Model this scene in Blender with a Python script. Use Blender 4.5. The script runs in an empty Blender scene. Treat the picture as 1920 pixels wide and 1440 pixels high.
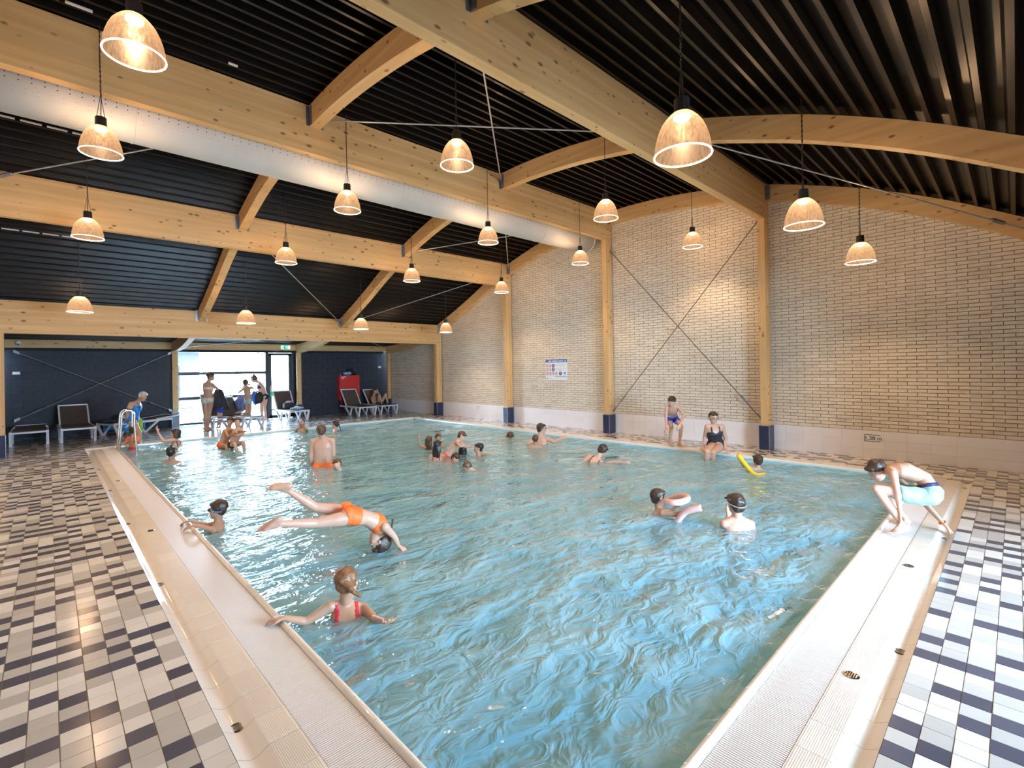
import bpy, bmesh, math, random
import numpy as np
from mathutils import Vector, Matrix, noise as mnoise

random.seed(7)
rng = np.random.default_rng(7)
SC = bpy.context.scene
COL = SC.collection
PI = math.pi

# ------------------------------------------------------------------ camera
# world: X runs toward the brick wall, Y toward the dark end wall, Z up; camera above the deck corner
F_PX, CX, CY, YAW, PITCH, ROLL, EYE = 906.68, 960.0, 686.4, 0.76437, 0.002528, -0.016849, 1.65
_c, _s = math.cos, math.sin
def _w2c(d):
    x = d[0]*_c(YAW) - d[1]*_s(YAW); y = d[0]*_s(YAW) + d[1]*_c(YAW); z = d[2]
    y2 = _c(PITCH)*y + _s(PITCH)*z; z2 = -_s(PITCH)*y + _c(PITCH)*z
    return (_c(ROLL)*x + _s(ROLL)*z2, y2, -_s(ROLL)*x + _c(ROLL)*z2)
CAM_M = np.array([_w2c((1,0,0)), _w2c((0,1,0)), _w2c((0,0,1))]).T      # rows: right, forward, up
cam_d = bpy.data.cameras.new('camera'); cam = bpy.data.objects.new('camera', cam_d); COL.objects.link(cam)
R_, F_, U_ = CAM_M
cam.matrix_world = Matrix(((R_[0], U_[0], -F_[0], 0), (R_[1], U_[1], -F_[1], 0), (R_[2], U_[2], -F_[2], EYE), (0, 0, 0, 1)))
cam_d.sensor_fit = 'HORIZONTAL'; cam_d.sensor_width = 36.0
cam_d.lens = 36.0*F_PX/1920; cam_d.shift_y = -(720-CY)/1920
cam_d.clip_start = 0.05; cam_d.clip_end = 200
SC.camera = cam
def ray(px, py): return CAM_M.T @ np.array([(px-CX)/F_PX, 1.0, -(py-CY)/F_PX])
def on(px, py, ax, val):
    d = ray(px, py); i = 'xyz'.index(ax); o = np.array([0, 0, EYE]); return o + d*((val-o[i])/d[i])
def depth_of(p): return float((CAM_M @ (np.asarray(p, float) - np.array([0, 0, EYE])))[1])
def at(px, py, D): return np.array([0, 0, EYE]) + ray(px, py)*D

# ------------------------------------------------------------------ world, lights, exposure
SC.view_settings.view_transform = 'Standard'; SC.view_settings.look = 'None'
SC.view_settings.gamma = 1.0; SC.view_settings.use_curve_mapping = False
SC.view_settings.exposure = 0.74
W = bpy.data.worlds.new('sky'); SC.world = W; W.use_nodes = True
bg = W.node_tree.nodes['Background']; bg.inputs[0].default_value = (0.58, 0.78, 1.0, 1); bg.inputs[1].default_value = 36.0
LAMP_W, LAMP_COL = 82.0, (1.0, 0.65, 0.37)
def portal(name, cx, cy, cz, sx, sz, facing):
    l = bpy.data.lights.new(name, 'AREA'); l.shape = 'RECTANGLE'; l.size = sx; l.size_y = sz; l.cycles.is_portal = True
    o = bpy.data.objects.new(name, l); COL.objects.link(o); o.location = (cx, cy, cz)
    o.rotation_euler = (math.radians(90), 0, 0) if facing > 0 else (math.radians(90), 0, PI)
    return o
portal('far_window_portal', 4.62, 18.25, 1.2, 3.6, 2.4, -1)
portal('near_window_portal', 4.1, -2.58, 1.3, 4.2, 2.5, 1)
cyc = SC.cycles
cyc.max_bounces = 9; cyc.diffuse_bounces = 4; cyc.glossy_bounces = 4; cyc.transmission_bounces = 6; cyc.transparent_max_bounces = 12
cyc.caustics_reflective = False; cyc.caustics_refractive = True; cyc.sample_clamp_indirect = 6.0; cyc.blur_glossy = 0.5

# ------------------------------------------------------------------ mesh helpers
class MB:
    def __init__(s): s.v = []; s.f = []; s.n = 0
    def add(s, vs, fs):
        s.v.extend([tuple(map(float, p)) for p in vs]); s.f.extend([tuple(i+s.n for i in f) for f in fs]); s.n += len(vs); return s
    def box(s, x0, x1, y0, y1, z0, z1, bottom=True):
        fs = [(4,5,6,7), (0,1,5,4), (1,2,6,5), (2,3,7,6), (3,0,4,7)] + ([(3,2,1,0)] if bottom else [])
        return s.add([(x0,y0,z0),(x1,y0,z0),(x1,y1,z0),(x0,y1,z0),(x0,y0,z1),(x1,y0,z1),(x1,y1,z1),(x0,y1,z1)], fs)
    def obox(s, c, a, b, d):
        c, a, b, d = (np.asarray(q, float) for q in (c, a, b, d))
        vs = [c+i*a+j*b+k*d for k in (-1, 1) for i, j in ((-1,-1),(1,-1),(1,1),(-1,1))]
        return s.add(vs, [(4,5,6,7),(0,1,5,4),(1,2,6,5),(2,3,7,6),(3,0,4,7),(3,2,1,0)])
    def bar(s, p, q, w, h, up=(0, 0, 1)):
        p, q = np.asarray(p, float), np.asarray(q, float); t = q-p; L = np.linalg.norm(t); t /= L
        a = np.cross(t, up); a = a/np.linalg.norm(a) if np.linalg.norm(a) > 1e-6 else np.array([1., 0, 0]); b = np.cross(a, t)
        return s.obox((p+q)/2, t*L/2, a*w/2, b*h/2)
    def tube(s, pts, r, n=8, closed=False, caps=True):
        pts = np.asarray(pts, float); m = len(pts); rs = np.broadcast_to(r, (m,)); vs = []; ref = None
        for i in range(m):
            t = pts[(i+1) % m]-pts[i-1] if closed else pts[min(i+1, m-1)]-pts[max(i-1, 0)]
            t = t/np.linalg.norm(t)
            if ref is None: ref = np.array([0, 0, 1.]) if abs(t[2]) < .9 else np.array([1., 0, 0])
            a = np.cross(t, ref); a /= np.linalg.norm(a); b = np.cross(t, a); ref = np.cross(a, t)
            vs += [pts[i]+rs[i]*(a*math.cos(2*PI*k/n)+b*math.sin(2*PI*k/n)) for k in range(n)]
        fs = [(i*n+k, i*n+(k+1) % n, ((i+1) % m)*n+(k+1) % n, ((i+1) % m)*n+k) for i in range(m if closed else m-1) for k in range(n)]
        if caps and not closed: fs += [tuple(range(n))[::-1], tuple((m-1)*n+k for k in range(n))]
        return s.add(vs, fs)
    def lathe(s, prof, c=(0, 0, 0), n=24, capb=False, capt=False):
        vs = [(c[0]+r*math.cos(2*PI*k/n), c[1]+r*math.sin(2*PI*k/n), c[2]+z) for r, z in prof for k in range(n)]
        fs = [(i*n+k, i*n+(k+1) % n, (i+1)*n+(k+1) % n, (i+1)*n+k) for i in range(len(prof)-1) for k in range(n)]
        if capb: fs.append(tuple(range(n))[::-1])
        if capt: fs.append(tuple((len(prof)-1)*n+k for k in range(n)))
        return s.add(vs, fs)
    def prism(s, poly, o, a, b, d):
        """polygon (u,v) in the plane o+u*a+v*b, extruded along d"""
        o, a, b, d = (np.asarray(q, float) for q in (o, a, b, d)); m = len(poly)
        vs = [o+u*a+v*b for u, v in poly]+[o+u*a+v*b+d for u, v in poly]
        return s.add(vs, [tuple(range(m))[::-1], tuple(range(m, 2*m))]+[(i, (i+1) % m, m+(i+1) % m, m+i) for i in range(m)])
    def ell(s, c, a, b, d, nu=14, nv=9):
        c, a, b, d = (np.asarray(q, float) for q in (c, a, b, d)); vs = [c-d]
        for j in range(1, nv):
            th = PI*j/nv-PI/2
            vs += [c+math.cos(th)*(a*math.cos(2*PI*k/nu)+b*math.sin(2*PI*k/nu))+math.sin(th)*d for k in range(nu)]
        vs.append(c+d); fs = [(0, 1+(k+1) % nu, 1+k) for k in range(nu)]
        for j in range(nv-2): fs += [(1+j*nu+k, 1+j*nu+(k+1) % nu, 1+(j+1)*nu+(k+1) % nu, 1+(j+1)*nu+k) for k in range(nu)]
        q = 1+(nv-2)*nu; fs += [(q+k, q+(k+1) % nu, q+nu) for k in range(nu)]
        return s.add(vs, fs)
    def cone(s, p0, r0, p1, r1, n=10):
        p0, p1 = np.asarray(p0, float), np.asarray(p1, float); t = p1-p0; L = np.linalg.norm(t); t = t/L if L > 1e-6 else np.array([0, 0, 1.])
        pts = [p0-t*r0*.98, p0-t*r0*.7, p0, (p0+p1)/2, p1, p1+t*r1*.7, p1+t*r1*.98]
        return s.tube(pts, [r0*.2, r0*.714, r0, (r0+r1)/2, r1, r1*.714, r1*.2], n)
    def mesh(s, name, smooth=False):
        me = bpy.data.meshes.new(name); me.from_pydata(s.v, [], s.f); me.update()
        if smooth: me.polygons.foreach_set('use_smooth', [True]*len(me.polygons))
        return me
    def build(s, name, m, parent=None, smooth=False, fix=True):
        me = s.mesh(name, smooth)
        if fix:
            bm = bmesh.new(); bm.from_mesh(me); bmesh.ops.recalc_face_normals(bm, faces=bm.faces); bm.to_mesh(me); bm.free()
        return link(name, me, m, parent)
def link(name, me, m=None, parent=None, loc=None):
    o = bpy.data.objects.new(name, me); COL.objects.link(o)
    if m is not None and not me.materials: me.materials.append(m)
    if parent is not None: o.parent = parent
    if loc is not None: o.location = loc
    return o
def empty(name, loc=(0, 0, 0), rz=0.0):
    o = bpy.data.objects.new(name, None); COL.objects.link(o); o.location = loc; o.rotation_euler = (0, 0, rz); o.empty_display_size = .1; return o
def tag(o, label, cat, group=None):
    o['label'] = label; o['category'] = cat
    if group: o['group'] = group
    return o
def structure(o): o['kind'] = 'structure'; return o
def stuff(o): o['kind'] = 'stuff'; return o
def soften(o, w, seg=2):
    md = o.modifiers.new('bevel', 'BEVEL'); md.width = w; md.segments = seg; md.limit_method = 'ANGLE'; return o
def text_mesh(body, size, name, m, parent, mat4, extrude=.0005, align='CENTER'):
    cu = bpy.data.curves.new('lettering', 'FONT'); cu.body = body; cu.size = size; cu.extrude = extrude; cu.align_x = align; cu.align_y = 'CENTER'
    t = bpy.data.objects.new('lettering', cu); COL.objects.link(t)
    me = bpy.data.meshes.new_from_object(t.evaluated_get(bpy.context.evaluated_depsgraph_get())); bpy.data.objects.remove(t)
    me.transform(mat4); me.name = name
    return link(name, me, m, parent)

# ------------------------------------------------------------------ materials
class NT:
    def __init__(s, name):
        s.m = bpy.data.materials.new(name); s.m.use_nodes = True; s.t = s.m.node_tree; s.t.nodes.clear()
        s.out = s.t.nodes.new('ShaderNodeOutputMaterial')
    def n(s, kind, **kw):
        q = s.t.nodes.new('ShaderNode'+kind)
        for k, v in kw.items():
            if k.startswith('i_'):
                key = k[2:]; key = int(key) if key.isdigit() else key.replace('_', ' ')
                if isinstance(v, bpy.types.NodeSocket): s.t.links.new(v, q.inputs[key])
                else: q.inputs[key].default_value = v
            else: setattr(q, k, v)
        return q
    def l(s, a, b): s.t.links.new(a, b)
    def done(s, sh): s.l(sh.outputs[0], s.out.inputs[0]); return s.m
    def pos(s, scale=(1, 1, 1), obj=False):
        src = s.n('TexCoord').outputs['Object'] if obj else s.n('NewGeometry').outputs['Position']
        return s.n('Mapping', i_Vector=src, i_Scale=scale).outputs[0]
    def mathn(s, op, a, b=0.0, c=0.0):
        return s.n('Math', operation=op, i_0=a, i_1=b, i_2=c).outputs[0]
    def ramp(s, fac, stops):
        r = s.n('ValToRGB', i_Fac=fac); e = r.color_ramp.elements
        while len(e) < len(stops): e.new(.5)
        for q, (p, c) in zip(e, stops): q.position = p; q.color = (*c, 1) if len(c) == 3 else c
        return r.outputs[0]
    def mix(s, fac, a, b, mode='MIX'):
        q = s.n('Mix', data_type='RGBA', blend_type=mode)
        for k, v in ((0, fac), (6, a), (7, b)):
            if isinstance(v, bpy.types.NodeSocket): s.l(v, q.inputs[k])
            else: q.inputs[k].default_value = v if k == 0 else (*v, 1)[:4]
        return q.outputs[2]
def mat(name, col, rough=.5, metal=0.0, var=0.0, vscale=(6, 6, 6), bump=0.0, bscale=(30, 30, 30), spec=.5, emit=None, obj=False, rand=0.0, coat=0.0):
    t = NT(name); p = t.n('BsdfPrincipled', i_Roughness=rough, i_Metallic=metal)
    p.inputs['Specular IOR Level'].default_value = spec; p.inputs['Coat Weight'].default_value = coat
    c = None
    if var:
        nz = t.n('TexNoise', i_Vector=t.pos(vscale, obj), i_Scale=1.0, i_Detail=4.0)
        lo = tuple(x*(1-var) for x in col); hi = tuple(min(1, x*(1+var)) for x in col)
        c = t.ramp(nz.outputs['Fac'], [(.3, lo), (.7, hi)])
    if rand:
        v = t.mathn('MULTIPLY_ADD', t.n('ObjectInfo').outputs['Random'], 2*rand, 1-rand)
        c = t.n('Mix', data_type='RGBA', blend_type='MULTIPLY', i_0=1.0, i_6=c if c is not None else (*col, 1), i_7=v).outputs[2]
    if c is None: p.inputs['Base Color'].default_value = (*col, 1)
    else: t.l(c, p.inputs['Base Color'])
    if bump:
        nb = t.n('TexNoise', i_Vector=t.pos(bscale, obj), i_Scale=1.0, i_Detail=3.0)
        t.l(t.n('Bump', i_Strength=bump, i_Distance=.01, i_Height=nb.outputs['Fac']).outputs[0], p.inputs['Normal'])
    if emit: p.inputs['Emission Color'].default_value = (*emit[0], 1); p.inputs['Emission Strength'].default_value = emit[1]
    return t.done(p)
def wood(name, axis):
    t = NT(name); k = 'XYZ'.index(axis); sc = [9, 9, 9]; sc[k] = .55
    g = t.n('TexNoise', i_Vector=t.pos(tuple(sc)), i_Scale=1.0, i_Detail=5.0, i_Roughness=.6, i_Distortion=.4)
    base = t.ramp(g.outputs['Fac'], [(.25, (.60, .345, .135)), (.5, (.70, .43, .185)), (.75, (.77, .51, .24))])
    # lamella to lamella tone
    sep = t.n('SeparateXYZ', i_0=t.n('NewGeometry').outputs['Position'])
    lam = sep.outputs[2] if axis != 'Z' else sep.outputs[0]
    ln = t.n('TexWhiteNoise', noise_dimensions='1D', i_W=t.mathn('FLOOR', t.mathn('MULTIPLY', lam, 22.0)))
    base = t.mix(1.0, base, t.mathn('MULTIPLY_ADD', ln.outputs['Value'], .16, .90), 'MULTIPLY')
    ks = [9, 9, 9]; ks[k] = 4.6
    vo = t.n('TexVoronoi', i_Vector=t.pos(tuple(ks)), i_Scale=1.0)
    nz2 = t.n('TexNoise', i_Vector=t.pos((1.3, 1.3, 1.3)), i_Scale=1.0)
    size = t.mathn('MULTIPLY_ADD', nz2.outputs['Fac'], .36, -.04)
    knot = t.n('MapRange', i_Value=t.mathn('DIVIDE', vo.outputs['Distance'], size), i_1=.55, i_2=1.25, i_3=.85, i_4=0.0)
    base = t.mix(knot.outputs[0], base, (.13, .055, .02))
    p = t.n('BsdfPrincipled', i_Base_Color=base, i_Roughness=.55)
    b = t.n('Bump', i_Strength=.08, i_Distance=.01, i_Height=g.outputs['Fac']); t.l(b.outputs[0], p.inputs['Normal'])
    return t.done(p)
M = {}
M['woodX'], M['woodY'], M['woodZ'] = wood('glulam_x', 'X'), wood('glulam_y', 'Y'), wood('glulam_z', 'Z')
M['tile_white'] = mat('glazed_white_tile', (.75, .715, .665), .16, rand=.05, var=.03)
M['tile_grey'] = mat('glazed_grey_tile', (.54, .51, .47), .18, rand=.07, var=.03)
M['tile_dark'] = mat('glazed_charcoal_tile', (.098, .096, .125), .16, rand=.15, var=.05)
M['grout'] = mat('brown_grout', (.30, .25, .20), .8, var=.2)
M['ceramic'] = mat('cream_ceramic', (.84, .79, .72), .10, var=.03, vscale=(3, 3, 3), coat=.3)
M['rib_tile'] = mat('cream_ribbed_tile', (.80, .75, .68), .22, rand=.05)
M['slat'] = mat('white_grille_plastic', (.82, .77, .74), .35)
M['channel'] = mat('gutter_channel', (.22, .20, .19), .6)
def brickmat():
    t = NT('cream_brick')
    wn = t.n('TexWhiteNoise', i_Vector=t.n('VectorMath', operation='FLOOR', i_0=t.pos((1, 4.0, 16.6))).outputs[0])
    nz = t.n('TexNoise', i_Vector=t.pos((9, 9, 14)), i_Scale=1.0, i_Detail=5.0)
    c = t.ramp(wn.outputs['Value'], [(0, (.68, .61, .51)), (.5, (.75, .68, .57)), (1, (.79, .72, .61))])
    c = t.mix(1.0, c, t.mathn('MULTIPLY_ADD', nz.outputs['Fac'], .3, .85), 'MULTIPLY')
    p = t.n('BsdfPrincipled', i_Base_Color=c, i_Roughness=.75)
    fine = t.n('TexNoise', i_Vector=t.pos((60, 60, 60)), i_Scale=1.0, i_Detail=4.0)
    t.l(t.n('Bump', i_Strength=.35, i_Distance=.01, i_Height=fine.outputs['Fac']).outputs[0], p.inputs['Normal'])
    return t.done(p)
M['brick'] = brickmat()
M['mortar'] = mat('brown_mortar', (.36, .29, .21), .9, var=.15, vscale=(20, 20, 20))
M['plinth'] = mat('white_wall_tile', (.84, .83, .85), .3, rand=.02)
M['plinth_joint'] = mat('white_tile_joint', (.77, .76, .77), .6)
M['block'] = mat('navy_painted_block', (.016, .021, .036), .6, var=.25, vscale=(12, 12, 12), bump=.3, bscale=(40, 40, 40), rand=.1)
M['block_joint'] = mat('navy_block_joint', (.008, .010, .018), .8)
M['plaster'] = mat('white_plaster', (.75, .73, .70), .8)
M['roof'] = mat('black_roof_sheet', (.0032, .0032, .0036), .32, metal=.0, spec=.22, var=.25, vscale=(.8, 6, 6))
M['navy'] = mat('navy_tile', (.018, .028, .075), .25, var=.1)
M['edge'] = mat('grey_edge_strip', (.42, .45, .50), .35, metal=.6)
M['steel'] = mat('galvanised_steel', (.30, .34, .40), .42, metal=.8, var=.2, vscale=(14, 14, 14))
M['rod'] = mat('zinc_rod', (.55, .58, .62), .35, metal=.8)
M['darkrod'] = mat('grey_wall_rod', (.13, .14, .15), .45, metal=.5)
M['chrome'] = mat('chrome', (.75, .76, .78), .14, metal=1.0)
M['black'] = mat('black_plastic', (.012, .012, .013), .4)
M['frame'] = mat('anthracite_frame', (.022, .028, .038), .4)
M['white'] = mat('white_plastic', (.80, .81, .83), .35)
M['duct'] = mat('grey_fabric_duct', (.60, .61, .61), .6, var=.05, vscale=(2, 2, 2), bump=.1, bscale=(3, 9, 9))
M['hole'] = mat('duct_hole', (.03, .03, .035), .9)
def glassmat(name, tint, refl):
    t = NT(name); tr = t.n('BsdfTransparent', i_Color=(*tint, 1)); gl = t.n('BsdfGlossy', i_Roughness=.02)
    fr = t.n('Fresnel', i_IOR=1.45); k = t.mathn('MULTIPLY', fr.outputs[0], refl)
    return t.done(t.n('MixShader', i_0=k, i_1=tr.outputs[0], i_2=gl.outputs[0]))
M['glass'] = glassmat('window_glass', (.93, .96, .97), 1.0)
def watermat():
    t = NT('pool_water')
    n1 = t.n('TexNoise', i_Vector=t.pos((1.5, 2.3, 1)), i_Scale=1.0, i_Detail=2.0, i_Distortion=.6)
    n2 = t.n('TexNoise', i_Vector=t.pos((5.0, 7.5, 1)), i_Scale=1.0, i_Detail=3.0, i_Distortion=1.0)
    h = t.mathn('MULTIPLY_ADD', n2.outputs['Fac'], .36, n1.outputs['Fac'])
    b = t.n('Bump', i_Strength=1.0, i_Distance=.11, i_Height=h)
    tr = t.n('BsdfTransparent', i_Color=(.84, .965, 1.0, 1))
    rf = t.n('BsdfRefraction', i_Color=(.84, .965, 1.0, 1), i_Roughness=.0, i_IOR=1.33, i_Normal=b.outputs[0])
    gl = t.n('BsdfGlossy', i_Color=(1, 1, 1, 1), i_Roughness=.02, i_Normal=b.outputs[0])
    fr = t.n('Fresnel', i_IOR=1.33, i_Normal=b.outputs[0])
    tone = t.ramp(n1.outputs['Fac'], [(.35, (.27, .64, .88)), (.65, (.46, .82, 1.0))])
    df = t.n('BsdfDiffuse', i_Color=tone, i_Normal=b.outputs[0])
    body = t.n('MixShader', i_0=.60, i_1=tr.outputs[0], i_2=rf.outputs[0])
    body = t.n('MixShader', i_0=.47, i_1=body.outputs[0], i_2=df.outputs[0])      # diffuse share added to brighten the dark water and veil legs
    return t.done(t.n('MixShader', i_0=fr.outputs[0], i_1=body.outputs[0], i_2=gl.outputs[0]))
M['water'] = watermat()
def poolmat():
    t = NT('turquoise_pool_lining')
    nz = t.n('TexNoise', i_Vector=t.pos((1.1, 1.5, 1.1)), i_Scale=1.0, i_Detail=3.0, i_Distortion=1.2)
    c = t.ramp(nz.outputs['Fac'], [(.3, (.36, .76, .93)), (.7, (.52, .90, 1.0))])
    return t.done(t.n('BsdfPrincipled', i_Base_Color=c, i_Roughness=.5))
M['pool'] = poolmat()

# ------------------------------------------------------------------ roof line
_RY = [-5,-3.93,-2.8,-1.5,-.33,.57,1.2,1.75,2.9,3.27,4.53,5.37,6.2,6.88,8,9.2,10.4,11.68,12.4,13.4,14.08,15,16.4,17.7,19]
_RZ = [2.58,2.58,2.65,2.95,3.5,4.03,4.33,4.57,4.96,5.07,5.29,5.38,5.42,5.41,5.32,5.11,4.76,4.25,3.90,3.48,3.22,2.9,2.66,2.58,2.58]
_gy = np.arange(-5, 19.001, .05); _gz = np.interp(_gy, _RY, _RZ)
_k = np.exp(-.5*(np.arange(-12, 13)/5.0)**2); _k /= _k.sum()
_gz = np.convolve(np.pad(_gz, 12, mode='edge'), _k, mode='valid')
def roof(y): return float(np.interp(y, _gy, _gz))
GY = [-.331, 3.273, 6.877, 10.481, 14.085]          # near faces of the girders
GW, GH = .130, .675
GZ = [2.83, 4.400, 4.731, 4.051, 2.510]              # undersides
PX = [2.71, 6.38, 9.95]; PW = .15; PH = .30
# ------------------------------------------------------------------ floor
P0, P1 = 1.112, 8.889       # pool in X
Q0, Q1 = .975, 14.135       # pool in Y
XL, XR, YN, YF = -.9, 10.115, -2.4, 18.0
floor = structure(empty('floor'))
fb = MB()
for a in ((XL, .56, YN, YF), (.56, XR, YN, .4246), (.56, XR, 14.45, YF), (9.25, XR, .4246, 14.45)): fb.box(a[0], a[1], a[2], a[3], -.12, -.003)
for a in ((XL-.2, 1.05, YN-.2, YF+.2), (.5, XR, YN-.2, .9), (.5, XR, 14.2, YF+.2), (8.95, XR, .4, 14.45)): fb.box(a[0], a[1], a[2], a[3], -.5, -.17)  # unseen slabs added underneath to stop sky light leaking in
fb.build('grout_bed_and_leak_slab', M['grout'], floor)
TS = .1082
tw = MB().box(-TS/2+.002, TS/2-.002, -TS/2+.002, TS/2-.002, -.008, 0, bottom=False)
tile_me = {}
for k in ('tile_white', 'tile_grey', 'tile_dark'):
    me = tw.mesh('tile'); me.materials.append(M[k]); tile_me[k] = me
cells = []
def lay(x0, x1, y0, y1, ox, oy, along):
    nx, ny = int(round((x1-x0)/TS)), int(round((y1-y0)/TS))
    g = np.zeros((nx+1, ny+1), int)
    for i in range(nx+1):
        for j in range(ny+1):
            p = random.random(); last = g[i, j-1] if along == 'y' and j else (g[i-1, j] if along == 'x' and i else 0)
            k = 2 if (p < .42 and last != 2) else (1 if p < .66 else 0)
            g[i, j] = k
            cx, cy = ox+(i+.5)*TS, oy+(j+.5)*TS
            if x0-1e-3 <= cx-TS/2 and cx+TS/2 <= x1+TS*.2 and y0-1e-3 <= cy-TS/2 and cy+TS/2 <= y1+TS*.2: cells.append((cx, cy, k))
nL = 13
lay(.56-nL*TS, .56, -.4, YF, .56-nL*TS, -.4, 'y')
nR = 11
lay(.56, XR, .4246-nR*TS, .4246, .56, .4246-nR*TS, 'x')
lay(9.26, XR, .4246, 14.45, 9.26, .4246, 'x')
lay(.56, XR, 14.46, YF, .56, 14.46, 'y')
def seen(x, y):
    c = CAM_M @ np.array([x, y, -EYE])
    if c[1] < .2: return None
    u, v = CX+F_PX*c[0]/c[1], CY-F_PX*c[2]/c[1]
    return c[1] if -40 < u < 1960 and v < 1490 else None
near = sorted([(seen(x, y), i) for i, (x, y, k) in enumerate(cells) if seen(x, y)])
pick = {i for _, i in near[:300]}
names = ['tile_white', 'tile_grey', 'tile_dark']
field = {k: MB() for k in names}
for i, (x, y, k) in enumerate(cells):
    if i in pick:
        link('tile', tile_me[names[k]], None, floor, (x+random.uniform(-.0006, .0006), y+random.uniform(-.0006, .0006), random.uniform(-.0006, .0004)))
    else: field[names[k]].box(x-TS/2+.002, x+TS/2-.002, y-TS/2+.002, y+TS/2-.002, -.008, random.uniform(-.0004, .0003), bottom=False)
tf = MB(); mi = []
for j, k in enumerate(names): tf.add(field[k].v, field[k].f); mi += [j]*len(field[k].f)
me = tf.mesh('tile_field')
for k in names: me.materials.append(M[k])
me.polygons.foreach_set('material_index', mi); stuff(link('tile_field', me, None, floor))

# ------------------------------------------------------------------ pool edge strips
def arc_trough(w, L):
    """concave channel piece: across u 0..w, along v 0..L"""
    m = MB(); n = 9; prof = [(w*i/(n-1), -.030*math.sin(PI*i/(n-1))**1.3) for i in range(n)]
    vs = [(u, y, z) for y in (0, L) for u, z in prof]
    return vs, [(i, i+1, n+i+1, n+i) for i in range(n-1)]
def edge_run(name, org, ax_u, ax_v, length, widths):
    """org: outer corner, ax_u toward the pool, ax_v along the run; widths: trough, tile, grille, roll"""
    t = structure(empty(name)); ax_u, ax_v = np.array([*ax_u, 0.]), np.array([*ax_v, 0.]); org = np.array([*org, 0.])
    R = Matrix(((ax_u[0], ax_v[0], 0), (ax_u[1], ax_v[1], 0), (0, 0, 1))).to_4x4()
    wt, wl, wg, wr = widths; L = .2206; n = int(length/L)
    vs, fs = arc_trough(wt, L-.002); a = MB().add(vs, fs).mesh('gutter_trough', True); a.materials.append(M['ceramic'])
    b = MB().box(0, wl-.003, 0, L-.003, -.012, 0)
    nr = 14
    for i in range(nr): b.box(.006+i*(wl-.014)/nr, .006+(i+.55)*(wl-.014)/nr, .003, L-.006, 0, .0011, bottom=False)
    b = b.mesh('edge_tile'); b.materials.append(M['rib_tile'])
    prof = [(0, -.05), (0, -.006)]+[(wr*.5-wr*.5*math.cos(PI*i/10), -.006+.024*math.sin(PI*i/10)) for i in range(1, 10)]+[(wr, -.02), (wr, -.22)]
    c = MB(); m_ = len(prof); vs = [(u, y, z) for y in (0, L-.002) for u, z in prof]
    c.add(vs, [(i, i+1, m_+i+1, m_+i) for i in range(m_-1)])
    c = c.mesh('edge_roll', True); c.materials.append(M['ceramic'])
    for i in range(n):
        for me_, off in ((a, 0), (b, wt), (c, wt+wl+wg)):
            o = link(me_.name.split('.')[0], me_, None, t); p = org+ax_v*(i*L)+ax_u*off
            o.matrix_local = Matrix.Translation(p)@R
    s = MB(); pitch = .0128
    for i in range(int(length/pitch)):
        p = org+ax_v*(i*pitch+.004)+ax_u*(wt+wl); q = p+ax_v*.0082+ax_u*(wg-.004)
        s.box(min(p[0], q[0]), max(p[0], q[0]), min(p[1], q[1]), max(p[1], q[1]), -.02, -.001, bottom=False)
    stuff(s.build('grille_slats', M['slat'], t, fix=False))
    p = org; q = org+ax_v*length+ax_u*(wt+wl+wg)
    MB().box(min(p[0], q[0]), max(p[0], q[0]), min(p[1], q[1]), max(p[1], q[1]), -.16, -.034).build('gutter_channel', M['channel'], t)
    return t
trimL = edge_run('trim_1', (.56, .99), (1, 0), (0, 1), 13.15, (.130, .136, .2416, .0444))
trimR = edge_run('trim_2', (.99, .4246), (0, 1), (1, 0), 8.06, (.1254, .1375, .2375, .05))
crn = structure(empty('trim_3'))
for x in range(2):
    for y in range(2):
        MB().box(.56+x*.215, .56+(x+1)*.215-.003, .4246+y*.28, .4246+(y+1)*.28-.003, -.05, 0).build('corner_tile', M['rib_tile'], crn)
def drain(parent, x, y, z, flat=False):
    m = MB(); m.lathe([(.026, -.004), (.0285, 0), (.024, .0022), (.022, .001)], n=20)
    for i in range(5):
        h = .0042*(i-2)*2; w = math.sqrt(max(.0005**2, .022**2-h*h)); m.box(-w, w, h-.0016, h+.0016, -.0012, .0014)
    o = m.build('drain_cover', M['chrome'], parent); MB().lathe([(.0225, -.0045), (.0225, -.0030)], n=20, capt=True).build('drain_hole', M['black'], o)
    o.location = (x, y, z); o.scale = (1.25, 1.25, 1.25); return o
for i in range(5): MB().box(9.052, 9.248, .4246+i*.1125, .4246+(i+1)*.1125-.004, -.17, 0).build('border_tile', M['rib_tile'], trimR)
for y in (2.568, 4.73, 6.89, 9.05, 11.2): drain(trimL, .622, y, -.027)
for y in (6.3, 9.6): drain(trimL, .755, y, .004)
for x in (3.527, 6.047, 8.60): drain(trimR, x, .484, -.026)
for x in (3.03, 4.97): drain(trimR, x, .62, .004)
# far copings
cop = structure(empty('trim_4')); me_a = MB().box(-.155, .155, 0, .107, -.03, 0, bottom=False).mesh('coping_tile'); me_a.materials.append(M['rib_tile'])
for i in range(115):
    y = .985+i*.1125+.003
    o = link('coping_tile', me_a, None, cop, (9.09, y, 0))
m = MB(); prof = [(0, -.22), (0, -.02)]+[(.0225-.0225*math.cos(PI*i/8), -.006+.022*math.sin(PI*i/8)) for i in range(0, 9)]+[(.045, -.04)]
k = len(prof)
m.add([(P1+u, y, z) for y in (.985, 14.14) for u, z in prof], [(i, i+1, k+i+1, k+i) for i in range(k-1)]); m.build('edge_roll', M['ceramic'], cop, True)
cop2 = structure(empty('trim_5')); me_b = MB().box(0, .107, -.13, .13, -.03, 0, bottom=False).mesh('coping_tile'); me_b.materials.append(M['rib_tile'])
for i in range(77): link('coping_tile', me_b, None, cop2, (.58+i*.1125, 14.315, 0))
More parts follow.
